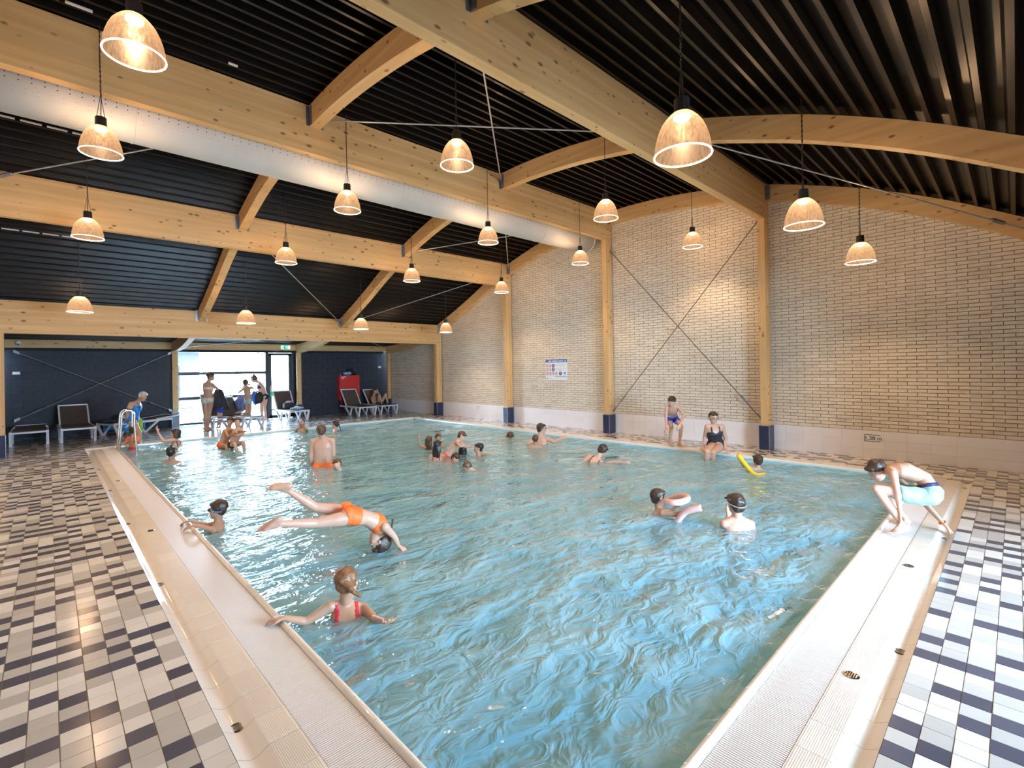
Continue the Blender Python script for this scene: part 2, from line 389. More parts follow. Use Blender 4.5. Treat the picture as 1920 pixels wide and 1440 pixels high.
m = MB(); m.add([(x, Q1+u, z) for x in (.56, 8.9) for u, z in prof], [(i, i+1, k+i+1, k+i) for i in range(k-1)]); m.build('edge_roll', M['ceramic'], cop2, True)

# ------------------------------------------------------------------ pool basin and water
zd, zs = -1.50, -1.02
pb = MB(); x0, x1, y0, y1 = P0+.01, P1-.01, Q0+.01, Q1-.01
pb.add([(x0,y0,-.02),(x1,y0,-.02),(x1,y1,-.02),(x0,y1,-.02),(x0,y0,zd),(x1,y0,zd),(x1,y1,zs),(x0,y1,zs)],
       [(4,5,6,7),(0,4,7,3),(1,2,6,5),(0,1,5,4),(3,7,6,2)])
structure(pb.build('pool_basin', M['pool'], fix=False))
WZ = -.03
wm = MB(); nx, ny = 130, 220
gx, gy = np.linspace(P0-.01, P1+.01, nx), np.linspace(Q0-.01, Q1+.01, ny)
vs = []
for y in gy:
    for x in gx:
        h = mnoise.noise(Vector((x*1.1, y*1.5, 0)))*.010+mnoise.noise(Vector((x*3.1+9, y*4.3, 2)))*.004
        e = min(x-P0, P1-x, y-Q0, Q1-y); vs.append((x, y, WZ+h*min(1, max(0, e/.25))))
wm.add(vs, [(j*nx+i, j*nx+i+1, (j+1)*nx+i+1, (j+1)*nx+i) for j in range(ny-1) for i in range(nx-1)])
water = wm.build('pool_water', M['water'], None, True, fix=False)
tag(water, 'clear turquoise rippling water filling the rectangular indoor pool', 'water'); stuff(water)

# ------------------------------------------------------------------ right brick wall
wall_r = structure(empty('wall_right'))
m = MB(); ys = np.arange(YN, YF+.01, .25)
pts = [(YN, -.1)]+[(YF, -.1)]+[(y, roof(y)+.25) for y in ys[::-1]]
m.prism(pts, (XR+.006, 0, 0), (0, 1, 0), (0, 0, 1), (.25, 0, 0)).build('mortar_backing', M['mortar'], wall_r)
CO, BL = .0598, .247
bl = MB().box(-.006, .01, -BL/2+.005, BL/2-.005, -CO/2+.0055, CO/2-.0055, bottom=True)
brick_me = bl.mesh('brick'); brick_me.materials.append(M['brick'])
bricks = []; ZP = .470
for r in range(90):
    z = ZP+(r+.5)*CO; off = BL/2*(r % 2)
    for i in range(-5, 75):
        y = i*BL+off
        if y < -1.0 or y > 17.75 or z > roof(y)-.06: continue
        bricks.append((y, z))
bricks.sort(key=lambda q: (q[0]+.75)**2+(q[1]-2.2)**2*.5)
vis = [q for q in bricks if q[0] > -.15]
part = set(vis[:300]); bf = MB()
for y, z in bricks:
    dx = random.uniform(-.0015, .0015)
    if (y, z) in part: link('brick', brick_me, None, wall_r, (XR+dx, y, z))
    else: bf.box(XR+dx-.006, XR+dx+.01, y-BL/2+.005, y+BL/2-.005, z-CO/2+.0055, z+CO/2-.0055)
stuff(bf.build('brick_field', M['brick'], wall_r, fix=False))
pl = MB().box(-.012, .01, -.1492, .1492, -.0776, .0776).mesh('wall_tile'); pl.materials.append(M['plinth'])
MB().box(XR-.009, XR+.01, -1.2, YF, -.01, ZP-.003).build('tile_backing', M['plinth_joint'], wall_r)
for r in range(3):
    for i in range(63): link('wall_tile', pl, None, wall_r, (XR-.002, -1.0+i*.3, .078+r*.1565))

# ------------------------------------------------------------------ dark end wall
wall_b = structure(empty('wall_back')); BW, BHh = .405, .193
m = MB(); m.box(XL-.3, 2.86, YF+.012, YF+.25, -.1, 2.75); m.box(6.385, XR+.3, YF+.012, YF+.25, -.1, 2.75); m.box(2.86, 6.385, YF+.012, YF+.25, 2.36, 2.75)
m.build('joint_backing', M['block_joint'], wall_b)
blk = MB().box(-BW/2+.003, BW/2-.003, 0, .03, -BHh/2+.003, BHh/2-.003).mesh('wall_block'); blk.materials.append(M['block'])
for x0, x1 in ((XL, 2.86), (6.39, XR)):
    for r in range(13):
        x = x0-(BW/2 if r % 2 else 0)
        while x < x1-.01:
            a, b = max(x, x0), min(x+BW, x1)
            if b-a > .05:
                if b-a > BW-.01: o = link('wall_block', blk, None, wall_b, ((a+b)/2, YF+random.uniform(-.001, .001), (r+.5)*BHh))
                else: MB().box(a+.003, b-.003, YF, YF+.03, r*BHh+.003, (r+1)*BHh-.003).build('wall_block', M['block'], wall_b)
            x += BW
# left and near walls (behind and beside the camera)
m = MB(); pts = [(YN, -.1), (YF, -.1)]+[(y, roof(y)+.25) for y in ys[::-1]]
structure(m.prism(pts, (XL-.25, 0, 0), (0, 1, 0), (0, 0, 1), (.25, 0, 0)).build('wall_left', M['plaster']))
m = MB(); m.box(XL, 2.0, YN-.2, YN, -.1, 3.2); m.box(6.2, XR+.2, YN-.2, YN, -.1, 3.2); m.box(2.0, 6.2, YN-.2, YN, 2.55, 3.2); m.box(2.0, 6.2, YN-.2, YN, -.1, .03)
structure(m.build('wall_front', M['plaster']))
w2 = structure(empty('window_2'))
for x in (2.0, 3.40, 4.80, 6.14): MB().box(x, x+.06, YN-.14, YN-.06, .03, 2.55).build('frame_member', M['frame'], w2)
for x in (2.0, 3.40, 4.80): MB().box(x+.06, x+1.40, YN-.105, YN-.095, .03, 2.55).build('pane', M['glass'], w2)

# ------------------------------------------------------------------ ceiling of black trapezoidal sheet
ceil = structure(empty('ceiling')); PITCH_R = .19
def sheet(x0, x1, k0, nrib):
    prof = []
    for k in range(k0, k0+nrib):
        y = -4.2+k*PITCH_R
        prof += [(y, .012), (y+.042, .012), (y+.062, .105), (y+.170, .105)]
    prof.append((-4.2+(k0+nrib)*PITCH_R, .012))
    m = MB(); n = len(prof)
    m.add([(x, y, roof(y)+dz) for x in (x0, x1) for y, dz in prof], [(i, i+1, n+i+1, n+i) for i in range(n-1)])
    return m
m = MB(); ye = np.arange(YN-.3, YF+.31, .3)
m.prism([(y, roof(y)+.13) for y in ye]+[(y, roof(y)+.22) for y in ye[::-1]], (XL-.3, 0, 0), (0, 1, 0), (0, 0, 1), (XR-XL+.6, 0, 0)).build('sky_blocker', M['roof'], ceil)  # unseen slab added above the sheets to keep sky light out
xb = [XL-.25, PX[0]+PW/2, PX[1]+PW/2, XR+.2]
for j in range(3):
    for k in range(0, 118, 5): sheet(xb[j], xb[j+1], k, 5).build('roof_sheet', M['roof'], ceil, fix=False)

# ------------------------------------------------------------------ window and door in the end wall
win = structure(empty('window_1')); wx0, wx1, wy = 2.875, 5.44, 18.02
for a in ((wx0, wx1, .0, .07), (wx0, wx1, .795, .885), (wx0, wx1, 1.575, 1.665), (wx0, wx1, 2.30, 2.36)):
    MB().box(a[0], a[1], wy, wy+.07, a[2], a[3]).build('frame_member', M['frame'], win)
for x in (wx0-.03, wx1): MB().box(x, x+.03, wy, wy+.07, 0, 2.36).build('frame_member', M['frame'], win)
for z0, z1 in ((.07, .795), (.885, 1.575), (1.665, 2.30)): MB().box(wx0, wx1, wy+.03, wy+.04, z0, z1).build('pane', M['glass'], win)
door = structure(empty('door_1'))
fr = MB(); dx0, dx1 = 5.47, 6.38
fr.box(dx0, dx0+.06, wy-.03, wy+.07, 0, 2.36); fr.box(dx1-.06, dx1, wy-.03, wy+.07, 0, 2.36); fr.box(dx0, dx1, wy-.03, wy+.07, 2.30, 2.36); fr.build('door_frame', M['frame'], door)
lf = MB(); lx0, lx1 = dx0+.065, dx1-.065
lf.box(lx0, lx0+.09, wy-.02, wy+.05, .01, 2.29); lf.box(lx1-.11, lx1, wy-.02, wy+.05, .01, 2.29); lf.box(lx0, lx1, wy-.02, wy+.05, 2.2, 2.29); lf.box(lx0, lx1, wy-.02, wy+.05, .01, .12)
lf = lf.build('door_leaf', M['frame'], door)
MB().box(lx0+.09, lx1-.11, wy+.01, wy+.02, .12, 2.2).build('pane', M['glass'], lf)
h = MB(); h.box(lx0+.025, lx0+.065, wy-.03, wy-.02, .95, 1.15); h.bar((lx0+.045, wy-.06, 1.07), (lx0+.16, wy-.06, 1.07), .02, .02); h.bar((lx0+.045, wy-.065, 1.07), (lx0+.045, wy-.02, 1.07), .02, .02)
h.build('door_handle', M['chrome'], lf)
MB().box(lx0+.03, lx0+.12, wy-.05, wy-.03, .78, .95).build('green_lock_cover', mat('green_plastic', (.02, .55, .18), .4), lf)
# lintel timbers above the end wall
for i, (a, b) in enumerate(((XL, 2.71), (2.86, 6.38), (6.53, 9.96))):
    o = MB().box(a, b, 17.80, 17.93, 2.375, 2.585).build('lintel_beam', M['woodX'])
    tag(o, ['pale timber lintel above the dark wall with the left cross brace', 'timber lintel above the bright window and glass door', 'timber lintel above the dark wall with the red cabinet'][i], 'beam', 'lintels along the end wall')
    MB().box(a, b, 17.93, YF+.02, 2.30, 2.70).build('lintel_back', M['block_joint'], o)

# ------------------------------------------------------------------ outside
gr = MB().box(-14, 24, 18.27, 46, -.2, -.03).build('terrace_ground', mat('pale_paving', (.62, .62, .60), .8, var=.1)); structure(gr)
structure(MB().box(-8, 16, -14, YN-.22, -.2, -.03).build('lawn_ground', mat('pale_terrace', (.50, .50, .48), .8, var=.1)))
hs = empty('pavilion', (3, 27, 0)); tag(hs, 'grey holiday building with flat roof seen through the left half of the window', 'building')
hm = mat('slate_render', (.050, .055, .062), .8); hw = mat('dark_glass', (.012, .017, .024), .2)
MB().box(-3, 2.2, 0, 4, 0, 2.6).build('wall', hm, hs); MB().box(-3.4, 2.6, -.7, 4.3, 2.6, 2.85).build('roof', mat('grey_roof', (.025, .026, .030), .7), hs)
for x in (-1.9, .3):
    w_ = MB().box(x, x+1.2, -.06, .02, .2, 2.1).build('window', hm, hs); MB().box(x+.1, x+1.1, -.08, -.05, .3, 2.0).build('pane', hw, w_)
leafm = mat('garden_leaf', (.045, .060, .012), .5, var=.4)
for bx, by, r, lab in ((6.9, 20.2, .55, 'yellow green garden shrub behind the glass door'), (5.9, 24.0, .8, 'pale garden shrub standing in the lawn beyond the window'), (2.0, 24.5, .7, 'garden shrub in front of the grey holiday building')):
    b_ = empty('garden_shrub', (bx, by, -.03)); tag(b_, lab, 'shrub')
    lm = MB()
    for i in range(420):
        th, ph, rr = random.uniform(0, 2*PI), random.uniform(-.2, 1.4), r*random.uniform(.5, 1)
        c = np.array([rr*math.cos(th)*math.cos(ph), rr*math.sin(th)*math.cos(ph), .5*r+rr*math.sin(ph)*1.2]); a = rng.normal(size=3); a /= np.linalg.norm(a); b2 = np.cross(a, rng.normal(size=3)); b2 /= np.linalg.norm(b2)
        lm.add([c-a*.07, c+b2*.03, c+a*.07, c-b2*.03], [(0, 1, 2, 3)])
    stuff(lm.build('foliage', leafm, b_, fix=False))
    sm = MB()
    for i in range(6): sm.tube([(0, 0, 0), (random.uniform(-.3, .3)*r, random.uniform(-.3, .3)*r, .6*r)], [.015, .006], 5)
    sm.build('stem', mat('shrub_stem', (.12, .08, .05), .8), b_)
# ------------------------------------------------------------------ girders, columns, purlins
blockn = ['right of the seated woman', 'left of the wall cross brace', 'right of the rules sign', 'nearest the far end on the brick wall', 'in the far corner beside the red cabinet']
girdn = ['girder over the deck behind the camera', 'largest timber girder, ending on the column right of the seated woman', 'timber girder that carries the grey air duct', 'timber girder just beyond the grey air duct', 'lowest timber girder, nearest the window wall']
for i, (y, z) in enumerate(zip(GY, GZ)):
    o = soften(MB().box(-.87, 10.06, y, y+GW, z, z+GH).build('roof_girder', M['woodX']), .006)
    tag(o, girdn[i], 'beam', 'timber girders across the hall')
def column(x0, x1, y0, y1, top, label, group, boltside=None, vis=True):
    t = empty('timber_column', ((x0+x1)/2, (y0+y1)/2, 0)); tag(t, label, 'column', group)
    cx, cy = (x0+x1)/2, (y0+y1)/2
    soften(MB().box(x0-cx, x1-cx, y0-cy, y1-cy, .44, top).build('post', M['woodZ'], t), .005)
    e = .026; a0, a1, b0, b1 = x0-cx-e, x1-cx+e*.3, y0-cy-e, y1-cy+e
    MB().box(a0, a1, b0, b1, 0, .4585).build('tiled_base', M['navy'], t)
    ed = MB(); w = .007
    for ex, ey in ((a0, b0), (a0, b1), (a1, b0)): ed.box(ex-w/2, ex+w/2, ey-w/2, ey+w/2, 0, .462)
    ed.box(a0-w/2, a1, b0-w/2, b0+w/2, .455, .462); ed.box(a0-w/2, a0+w/2, b0, b1, .455, .462); ed.build('edge_strip', M['edge'], t)
    for bz in (.56, .66):
        for bx in (-.05, .05):
            b = MB(); b.lathe([(.016, 0), (.016, .006), (.009, .006), (.009, .012)], n=10, capt=True)
            ob = b.build('bolt', M['steel'], t); ob.rotation_euler = (PI/2, 0, 0); ob.location = (bx, y0-cy, bz)
    return t
for i in range(1, 5):
    column(9.831, 10.06, GY[i], GY[i]+GW, GZ[i]+.01, 'timber column on a navy tiled base, '+blockn[i-1], 'columns on the brick wall')
column(-.87, -.641, GY[4], GY[4]+GW, GZ[4]+.01, 'timber column on a navy tiled base at the left edge', 'columns on the left')
column(2.71, 2.86, 17.69, 17.80, 2.36, 'timber column on a navy base left of the bright window', 'columns on the end wall')
column(6.38, 6.53, 17.69, 17.80, 2.36, 'timber column on a navy base right of the glass door', 'columns on the end wall')
column(9.96, 10.10, 17.69, 17.80, 2.36, 'timber column on a navy tiled base, '+blockn[4], 'columns on the end wall')
ends = GY+[17.80]
pn = ['left row', 'middle row', 'brick wall row']
bn = ['right of the largest girder', 'between largest and duct girder', 'just beyond the duct girder', 'before the lowest girder', 'over the window wall']
for j, x in enumerate(PX):
    for i in range(5):
        y0, y1 = ends[i]+GW, ends[i+1]
        yy = np.linspace(y0, y1, 22); n = len(yy); vs = []
        for y in yy:
            zt = roof(y)+.008; h = PH if i < 4 else .30-.09*max(0, (y-16.2)/1.6)
            if i == 4 and y > 16: h = .30
            vs += [(x, y, zt-h), (x+PW, y, zt-h), (x+PW, y, zt), (x, y, zt)]
        fs = [(4*q+a, 4*q+(a+1) % 4, 4*q+4+(a+1) % 4, 4*q+4+a) for q in range(n-1) for a in range(4)]+[(0, 1, 2, 3), tuple(4*n-4+a for a in (3, 2, 1, 0))]
        t = empty('curved_purlin', (0, 0, 0)); tag(t, 'curved timber purlin, '+pn[j]+', '+bn[i], 'beam', 'curved purlins under the roof')
        MB().add(vs, fs).build('timber', M['woodY'], t)
        if i < 4:
            zt = roof(y1)
            for sx in (x-.012, x+PW+.002): MB().box(sx, sx+.010, y1-.075, y1, zt-PH*.98, zt-.02).build('hanger_plate', M['steel'], t)
            MB().box(x-.055, x-.012, y1-.008, y1-.001, zt-PH*.98, zt-.02).build('hanger_plate', M['steel'], t)
            if j < 2: MB().box(x+PW+.012, x+PW+.045, y1-.008, y1-.001, zt-PH*.98, zt-PH*.7).build('hanger_plate', M['steel'], t)
        zt = roof(y0)
        MB().box(x-.006, x, y0, y0+.11, zt-PH*.92, zt-.03).build('hanger_plate', M['steel'], t) if j == 2 and i in (1,) else None

# ------------------------------------------------------------------ roof and wall brace rods
def rod(p, q, label, r=.011, m='rod', buckle=None, group='steel bracing rods', plates=True):
    p, q = np.array(p, float), np.array(q, float); t = empty('brace_rod', tuple(p)); tag(t, label, 'rod', group); d = q-p; L = np.linalg.norm(d); u = d/L
    MB().tube([(0, 0, 0), tuple(d)], r, 8).build('rod', M[m], t)
    for f in (buckle if isinstance(buckle, (list, tuple)) else [buckle] if buckle else []):
        b = MB(); c = d*f; b.tube([c-u*.10, c-u*.085, c+u*.085, c+u*.10], [r*1.5, r*2.6, r*2.6, r*1.5], 8); b.build('turnbuckle', M['steel'], t)
    if plates:
        for c in (np.zeros(3)+u*.03, d-u*.03):
            MB().obox(c, u*.06, np.cross(u, (0, 0, 1))*.006, np.array([0, 0, 1.])*.035).build('end_plate', M['steel'], t)
    return t
rz = lambda y, d=.14: roof(y)-d
rod((2.87, 6.86, rz(6.86, .16)), (6.37, 3.42, rz(3.42, .16)), 'nearly level roof rod crossing the second bay to the largest girder', buckle=.93)
rod((6.37, 6.86, rz(6.86, .16)), (2.87, 3.42, rz(3.42, .16)), 'steep roof rod of the crossed pair before the duct girder', buckle=.06)
rod((6.54, 3.26, rz(3.26, .16)), (9.95, -.19, rz(-.19, .16)), 'long roof rod at upper right below the arched purlin', buckle=.9)
rod((6.54, 10.46, rz(10.46, .16)), (9.95, 7.02, rz(7.02, .16)), 'roof rod from the girder beyond the duct to the brick wall', buckle=.9)
rod((9.95, 10.46, rz(10.46, .16)), (6.54, 7.02, rz(7.02, .16)), 'short roof rod above the column right of the rules sign', buckle=.06)
rod((-.62, 10.46, rz(10.46, .16)), (2.70, 7.02, rz(7.02, .16)), 'roof rod at the left edge beyond the air duct', buckle=.06)
rod((6.37, 14.07, rz(14.07, .16)), (2.87, 10.62, rz(10.62, .16)), 'roof rod falling to the right towards the lowest girder', buckle=.04)
rod((6.54, 14.07, rz(14.07, .16)), (9.95, 10.62, rz(10.62, .16)), 'roof rod rising to the right over the lowest girder', buckle=.95)
rod((2.87, 17.75, 2.42), (6.37, 14.23, 2.80), 'short rod under the roof above the bright window', plates=False)
rod((9.95, 17.75, 2.5), (6.54, 14.23, 2.85), 'short rod under the roof above the red cabinet', plates=False)
wxr = 9.99
rod((wxr, 6.86, 4.45), (wxr, 3.42, .54), 'brick wall brace rod running down to the right', .009, 'darkrod', [.90], 'cross brace on the brick wall')
rod((wxr+.02, 3.43, 4.45), (wxr+.02, 6.86, .54), 'brick wall brace rod running down to the left', .009, 'darkrod', [.92], 'cross brace on the brick wall')
rod((-.62, 17.80, 2.27), (2.70, 17.80, .50), 'dark wall brace rod running down to the right', .010, 'rod', [.86], 'cross brace on the dark wall')
rod((2.70, 17.78, 2.27), (-.62, 17.78, .50), 'dark wall brace rod running down to the left', .010, 'rod', [.88], 'cross brace on the dark wall')

# ------------------------------------------------------------------ air duct
DY, DZ, DR = 7.337, 4.742, .300
du = empty('air_duct', (0, DY, DZ)); tag(du, 'long round light grey perforated air duct below the second girder', 'duct')
m = MB(); ring = [(0., DR*math.cos(a), DR*math.sin(a)) for a in np.linspace(0, 2*PI, 48, endpoint=False)]
m.tube([(x, 0, 0) for x in (-.88, 1, 3, 5, 7, 9.60)], DR, 48); m.build('duct_tube', M['duct'], du, True)
MB().tube([(9.60, 0, 0), (9.64, 0, 0), (9.66, 0, 0)], [DR, DR*.985, DR*.93], 48).build('end_cap', M['duct'], du, True)
for x in (.75, 4.32, 7.9): MB().tube([(x, 0, 0), (x+.012, 0, 0), (x+.024, 0, 0)], [DR+.001, DR+.006, DR+.001], 48, caps=False).build('seam_ring', M['duct'], du, True)
hm_ = MB()
for th, pitch, rr in ((math.radians(2), .098, .0065), (math.radians(11), .098, .0065), (math.radians(24), .098, .003), (math.radians(33), .098, .003)):
    nrm = np.array([0, -math.cos(th), -math.sin(th)]); c0 = nrm*(DR+.0015); ta, tb = np.array([1., 0, 0]), np.array([0, math.sin(th), -math.cos(th)])
    for i in range(105):
        c = c0+np.array([-.78+i*pitch+(.049 if rr < .005 else 0), 0, 0])
        hm_.add([c+rr*(ta*math.cos(a)+tb*math.sin(a)) for a in np.linspace(0, 2*PI, 7)[:-1]], [tuple(range(6))])
stuff(hm_.build('air_holes', M['hole'], du, fix=False))

# ------------------------------------------------------------------ pendant lamps
def shademat():
    t = NT('prismatic_acrylic')
    ob = t.n('TexCoord').outputs['Object']
    sp = t.n('TexNoise', i_Vector=t.n('Mapping', i_Vector=ob, i_Scale=(60, 60, 22)).outputs[0], i_Scale=1.0, i_Detail=3.0)
    k = t.n('MapRange', i_Value=sp.outputs['Fac'], i_1=.40, i_2=.66, i_3=.06, i_4=.24)
    tr = t.n('BsdfTransparent', i_Color=(1, .93, .86, 1))
    tl = t.n('BsdfTranslucent', i_Color=(.004, .003, .002, 1)); gl = t.n('BsdfGlossy', i_Roughness=.25, i_Color=(.9, .85, .8, 1))
    z = t.n('SeparateXYZ', i_0=ob).outputs[2]
    up_ = t.n('MapRange', i_Value=z, i_1=.10, i_2=.285, i_3=0.0, i_4=1.0).outputs[0]
    lvl = t.mathn('MULTIPLY_ADD', t.mathn('POWER', up_, 3.0), 1.2, .36)  # bulb glow painted into the shade as emission, stronger toward the top
    spk = t.n('MapRange', i_Value=sp.outputs['Fac'], i_1=.32, i_2=.68, i_3=.62, i_4=1.22).outputs[0]
    em = t.n('Emission', i_Color=(1.0, .56, .29, 1), i_Strength=t.mathn('MULTIPLY', lvl, spk))
    a = t.n('AddShader', i_0=tl.outputs[0], i_1=em.outputs[0]); b = t.n('MixShader', i_0=.02, i_1=a.outputs[0], i_2=gl.outputs[0])
    return t.done(t.n('MixShader', i_0=k.outputs[0], i_1=b.outputs[0], i_2=tr.outputs[0]))
M['shade'] = shademat()
M['rim'] = mat('glowing_rim', (.9, .8, .7), .3, emit=((1.0, .80, .58), 0.95))
M['bulb'] = mat('lamp_bulb', (1, 1, 1), .5, emit=((1.0, .86, .66), 9.0))
SR, SH = .1875, .285
prof = [(SR*math.sin(math.acos(1-q))**.92 if False else 0, 0) for q in (0,)]
sp_ = [(.1875, 0), (.1855, .03), (.180, .075), (.170, .12), (.155, .165), (.134, .21), (.108, .245), (.082, .272), (.066, .285)]
shade_me = MB().lathe(sp_, n=36).mesh('shade', True); shade_me.materials.append(M['shade'])
rim_me = MB().tube([(SR*math.cos(a), SR*math.sin(a), 0) for a in np.linspace(0, 2*PI, 36, endpoint=False)], .0065, 8, closed=True).mesh('rim', True); rim_me.materials.append(M['rim'])
sock_me = MB().lathe([(.066, .283), (.066, .288), (.052, .292), (.050, .385), (.046, .39)], n=20, capt=True).mesh('socket', False); sock_me.materials.append(M['black'])
bulb_me = MB().lathe([(.058, .268), (.056, .255), (.04, .243), (.001, .240)], n=20, capb=True).mesh('bulb', True); bulb_me.materials.append(M['bulb'])
lamp_l = bpy.data.lights.new('bulb_light', 'POINT'); lamp_l.energy = LAMP_W; lamp_l.color = LAMP_COL; lamp_l.shadow_soft_size = .05
LY = [1.56, 4.40, 6.80, 9.50, 11.98]
LAMPS = [  # row, column, pixel of the rim centre, words
 (1, 253, 105, 'largest pendant lamp, at the upper left corner'), (2, 190, 288, 'pendant lamp in front of the duct at the left'), (3, 165, 446, 'pendant lamp before the left end of the girder beyond the duct'), (4, 150, 585, 'pendant lamp before the left end of the lowest girder'),
 (0, 1280, 292, 'large pendant lamp at the right end of the largest girder'), (1, 857, 311, 'pendant lamp before the crossed roof rods'), (2, 651.5, 395, 'pendant lamp in front of the middle of the duct'), (3, 536.5, 493, 'pendant lamp below the girder beyond the duct, left of the rod'), (4, 461.5, 606, 'pendant lamp before the lowest girder left of the window centre'),
 (0, 1507, 424, 'pendant lamp hanging left of two before the right brick bay'), (1, 1136, 410, 'pendant lamp before the wall column left of the cross brace'), (2, 915.5, 455, 'pendant lamp right of the duct middle, below the second girder'), (3, 772.3, 527, 'pendant lamp before the girder right of centre, beyond the duct'), (4, 677, 617, 'pendant lamp above the red cabinet'),
 (0, 1613.5, 492, 'pendant lamp furthest right before the brick wall'), (1, 1298.5, 463, 'pendant lamp over the cross brace on the brick wall'), (2, 1088, 494, 'pendant lamp at the right end of the duct'), (3, 940.5, 548, 'pendant lamp before the third wall column'), (4, 836, 623, 'pendant lamp furthest back, before the far wall column')]
def chain_me(L):
    m = MB(); s = .26
    m.tube([(0, 0, .39+s*.9), (0, 0, .39+L)], .0055, 6)
    n = int((L-s)/.03)
    return m
for i, (r, px, py, lab) in enumerate(LAMPS):
    p = on(px, py, 'y', LY[r]); top = roof(LY[r])+.02
    t = empty('pendant_lamp', tuple(p)); tag(t, lab, 'lamp', 'bell shaped pendant lamps over the pool')
    link('shade', shade_me, None, t); link('rim', rim_me, None, t); s_ = link('socket', sock_me, None, t); link('bulb', bulb_me, None, t)
    L = top-p[2]; near_ = depth_of(p) < 7.5
    c = MB(); zs_ = .39+.24
    c.tube([(0, 0, .39), (.006, .004, zs_), (-.004, 0, zs_+.5*(L-zs_)), (0, 0, L)], .0045, 6)
    c.build('cable', M['black'], t)
    ch = MB()
    for sx in (-.035, .035):
        ch.tube([(sx, 0, .39), (0, 0, zs_)], .0032, 5)
    if near_:
        k_ = 0; z = zs_
        while z < L-.02:
            a = np.array([1., 0, 0]) if k_ % 2 else np.array([0, 1., 0])
            ch.tube([np.array([0, 0, z+.014])+a*.007*math.cos(w)+np.array([0, 0, .017])*math.sin(w) for w in np.linspace(0, 2*PI, 9)[:-1]], .0022, 4, closed=True); z += .027; k_ += 1
    else: ch.tube([(.006, .006, zs_), (.006, .006, L)], .0042, 5)
    ch.build('chain', mat('chain_steel', (.10, .10, .11), .4, metal=.7) if i == 0 else bpy.data.materials['chain_steel'], t)
    lo = bpy.data.objects.new('bulb_light', lamp_l); COL.objects.link(lo); lo.parent = t; lo.location = (0, 0, .17)

# rows of small white rectangles along the roof ribs
ORD = ['first', 'second', 'third', 'fourth', 'fifth']
for ya, xs in ((9.23, (-.50, -.24, .02, .28)), (11.87, (-.55, -.30, -.05, .20, .45)), (6.58, (-.10, .16))):
    for xi, x in enumerate(xs):
        o = MB().box(x, x+.21, ya-.015, ya+.015, roof(ya)-.012, roof(ya)+.004).build('white_rectangle', M['white'])
        tag(o, ORD[xi]+' white rectangle from the left in the row '+{9.23: 'just beyond the air duct', 11.87: 'above the lowest girder', 6.58: 'above the duct girder at upper left'}[ya], 'plate', {9.23: 'white rectangles beyond the duct', 11.87: 'white rectangles above the lowest girder', 6.58: 'white rectangles at upper left'}[ya])
o = MB().box(1.62, 1.72, 6.565, 6.595, roof(6.58)-.012, roof(6.58)+.004).build('white_rectangle', M['white']); tag(o, 'single short white rectangle on the roof ribs above the duct girder', 'plate')

# ------------------------------------------------------------------ signs and fittings
sg = empty('rules_sign', (XR-.012, 8.767, 1.557)); tag(sg, 'white and blue pool rules sign with round pictograms on the brick wall', 'sign')
blue = mat('sign_blue', (.012, .13, .50), .4); red = mat('sign_red', (.55, .09, .07), .4); ink = mat('sign_navy', (.010, .013, .09), .4); sw = mat('sign_white', (.78, .80, .86), .4); cy = mat('sign_cyan', (.12, .45, .68), .4); grey = mat('sign_grey', (.45, .47, .52), .4)
HW, HH = .386, .282
def face(u, v, d=0): return np.array([-.010-d, -u*HW, v*HH])      # u to the viewer's right (-Y), v up
def plate(us, vs, d, th=.002):
    a, b = face(us[0], vs[0], d), face(us[1], vs[1], d); m = MB(); m.box(a[0]-th, a[0], min(a[1], b[1]), max(a[1], b[1]), min(a[2], b[2]), max(a[2], b[2])); return m
MB().box(-.010, .010, -HW, HW, -HH, HH).build('board', sw, sg)
plate((-1, 1), (.74, 1), .0005).build('header_band', blue, sg)
def disc(u, v, r, m, d, name, r2=0):
    c = face(u, v, d); q = MB(); n = 18
    if r2: q.add([c+np.array([0, -rr*math.cos(a)*1.0, rr*math.sin(a)]) for rr in (r, r2) for a in np.linspace(0, 2*PI, n, endpoint=False)], [(i, (i+1) % n, n+(i+1) % n, n+i) for i in range(n)])
    else: q.add([c+np.array([0, -r*math.cos(a), r*math.sin(a)]) for a in np.linspace(0, 2*PI, n, endpoint=False)], [tuple(range(n))])
    return q.build(name, m, sg, fix=False)
for v, us in ((.42, (-.84, -.56)), (.04, (-.84, -.56)), (-.34, (-.84, -.56, -.28, 0.0))):
    for u in us:
        disc(u, v, .045, red, .003, 'prohibition_ring', .036)
        c = face(u, v, .0035); w = .03
        MB().bar(c+np.array([0, w, w]), c+np.array([0, -w, -w]), .008, .002, (1, 0, 0)).build('prohibition_bar', red, sg)
        MB().bar(c+np.array([0, .012, -.018]), c+np.array([0, -.010, .016]), .014, .001, (1, 0, 0)).build('pictogram', ink, sg)
for u, v in ((-.28, .42), (-.28, .04), (.38, -.34)):
    disc(u, v, .050, ink, .003, 'mandatory_disc'); c = face(u, v, .004)
    MB().ell(c+np.array([0, 0, .02]), (.001, 0, 0), (0, .011, 0), (0, 0, .011), 8, 6).build('pictogram', sw, sg); MB().bar(c+np.array([0, 0, -.028]), c+np.array([0, 0, .012]), .020, .001, (1, 0, 0)).build('pictogram', sw, sg)
c = face(.38, .08, .003); MB().add([c+np.array([0, .05, -.04]), c+np.array([0, -.05, -.04]), c+np.array([0, 0, .05])], [(0, 1, 2)]).build('warning_triangle', grey, sg); MB().add([c+np.array([-.001, .032, -.03]), c+np.array([-.001, -.032, -.03]), c+np.array([-.001, 0, .034])], [(0, 1, 2)]).build('warning_field', sw, sg)
plate((.68, .88), (-.44, -.20), .002).build('cyan_square', cy, sg)
plate((-.1, 1), (-.66, -.62), .002).build('wave_line', blue, sg)
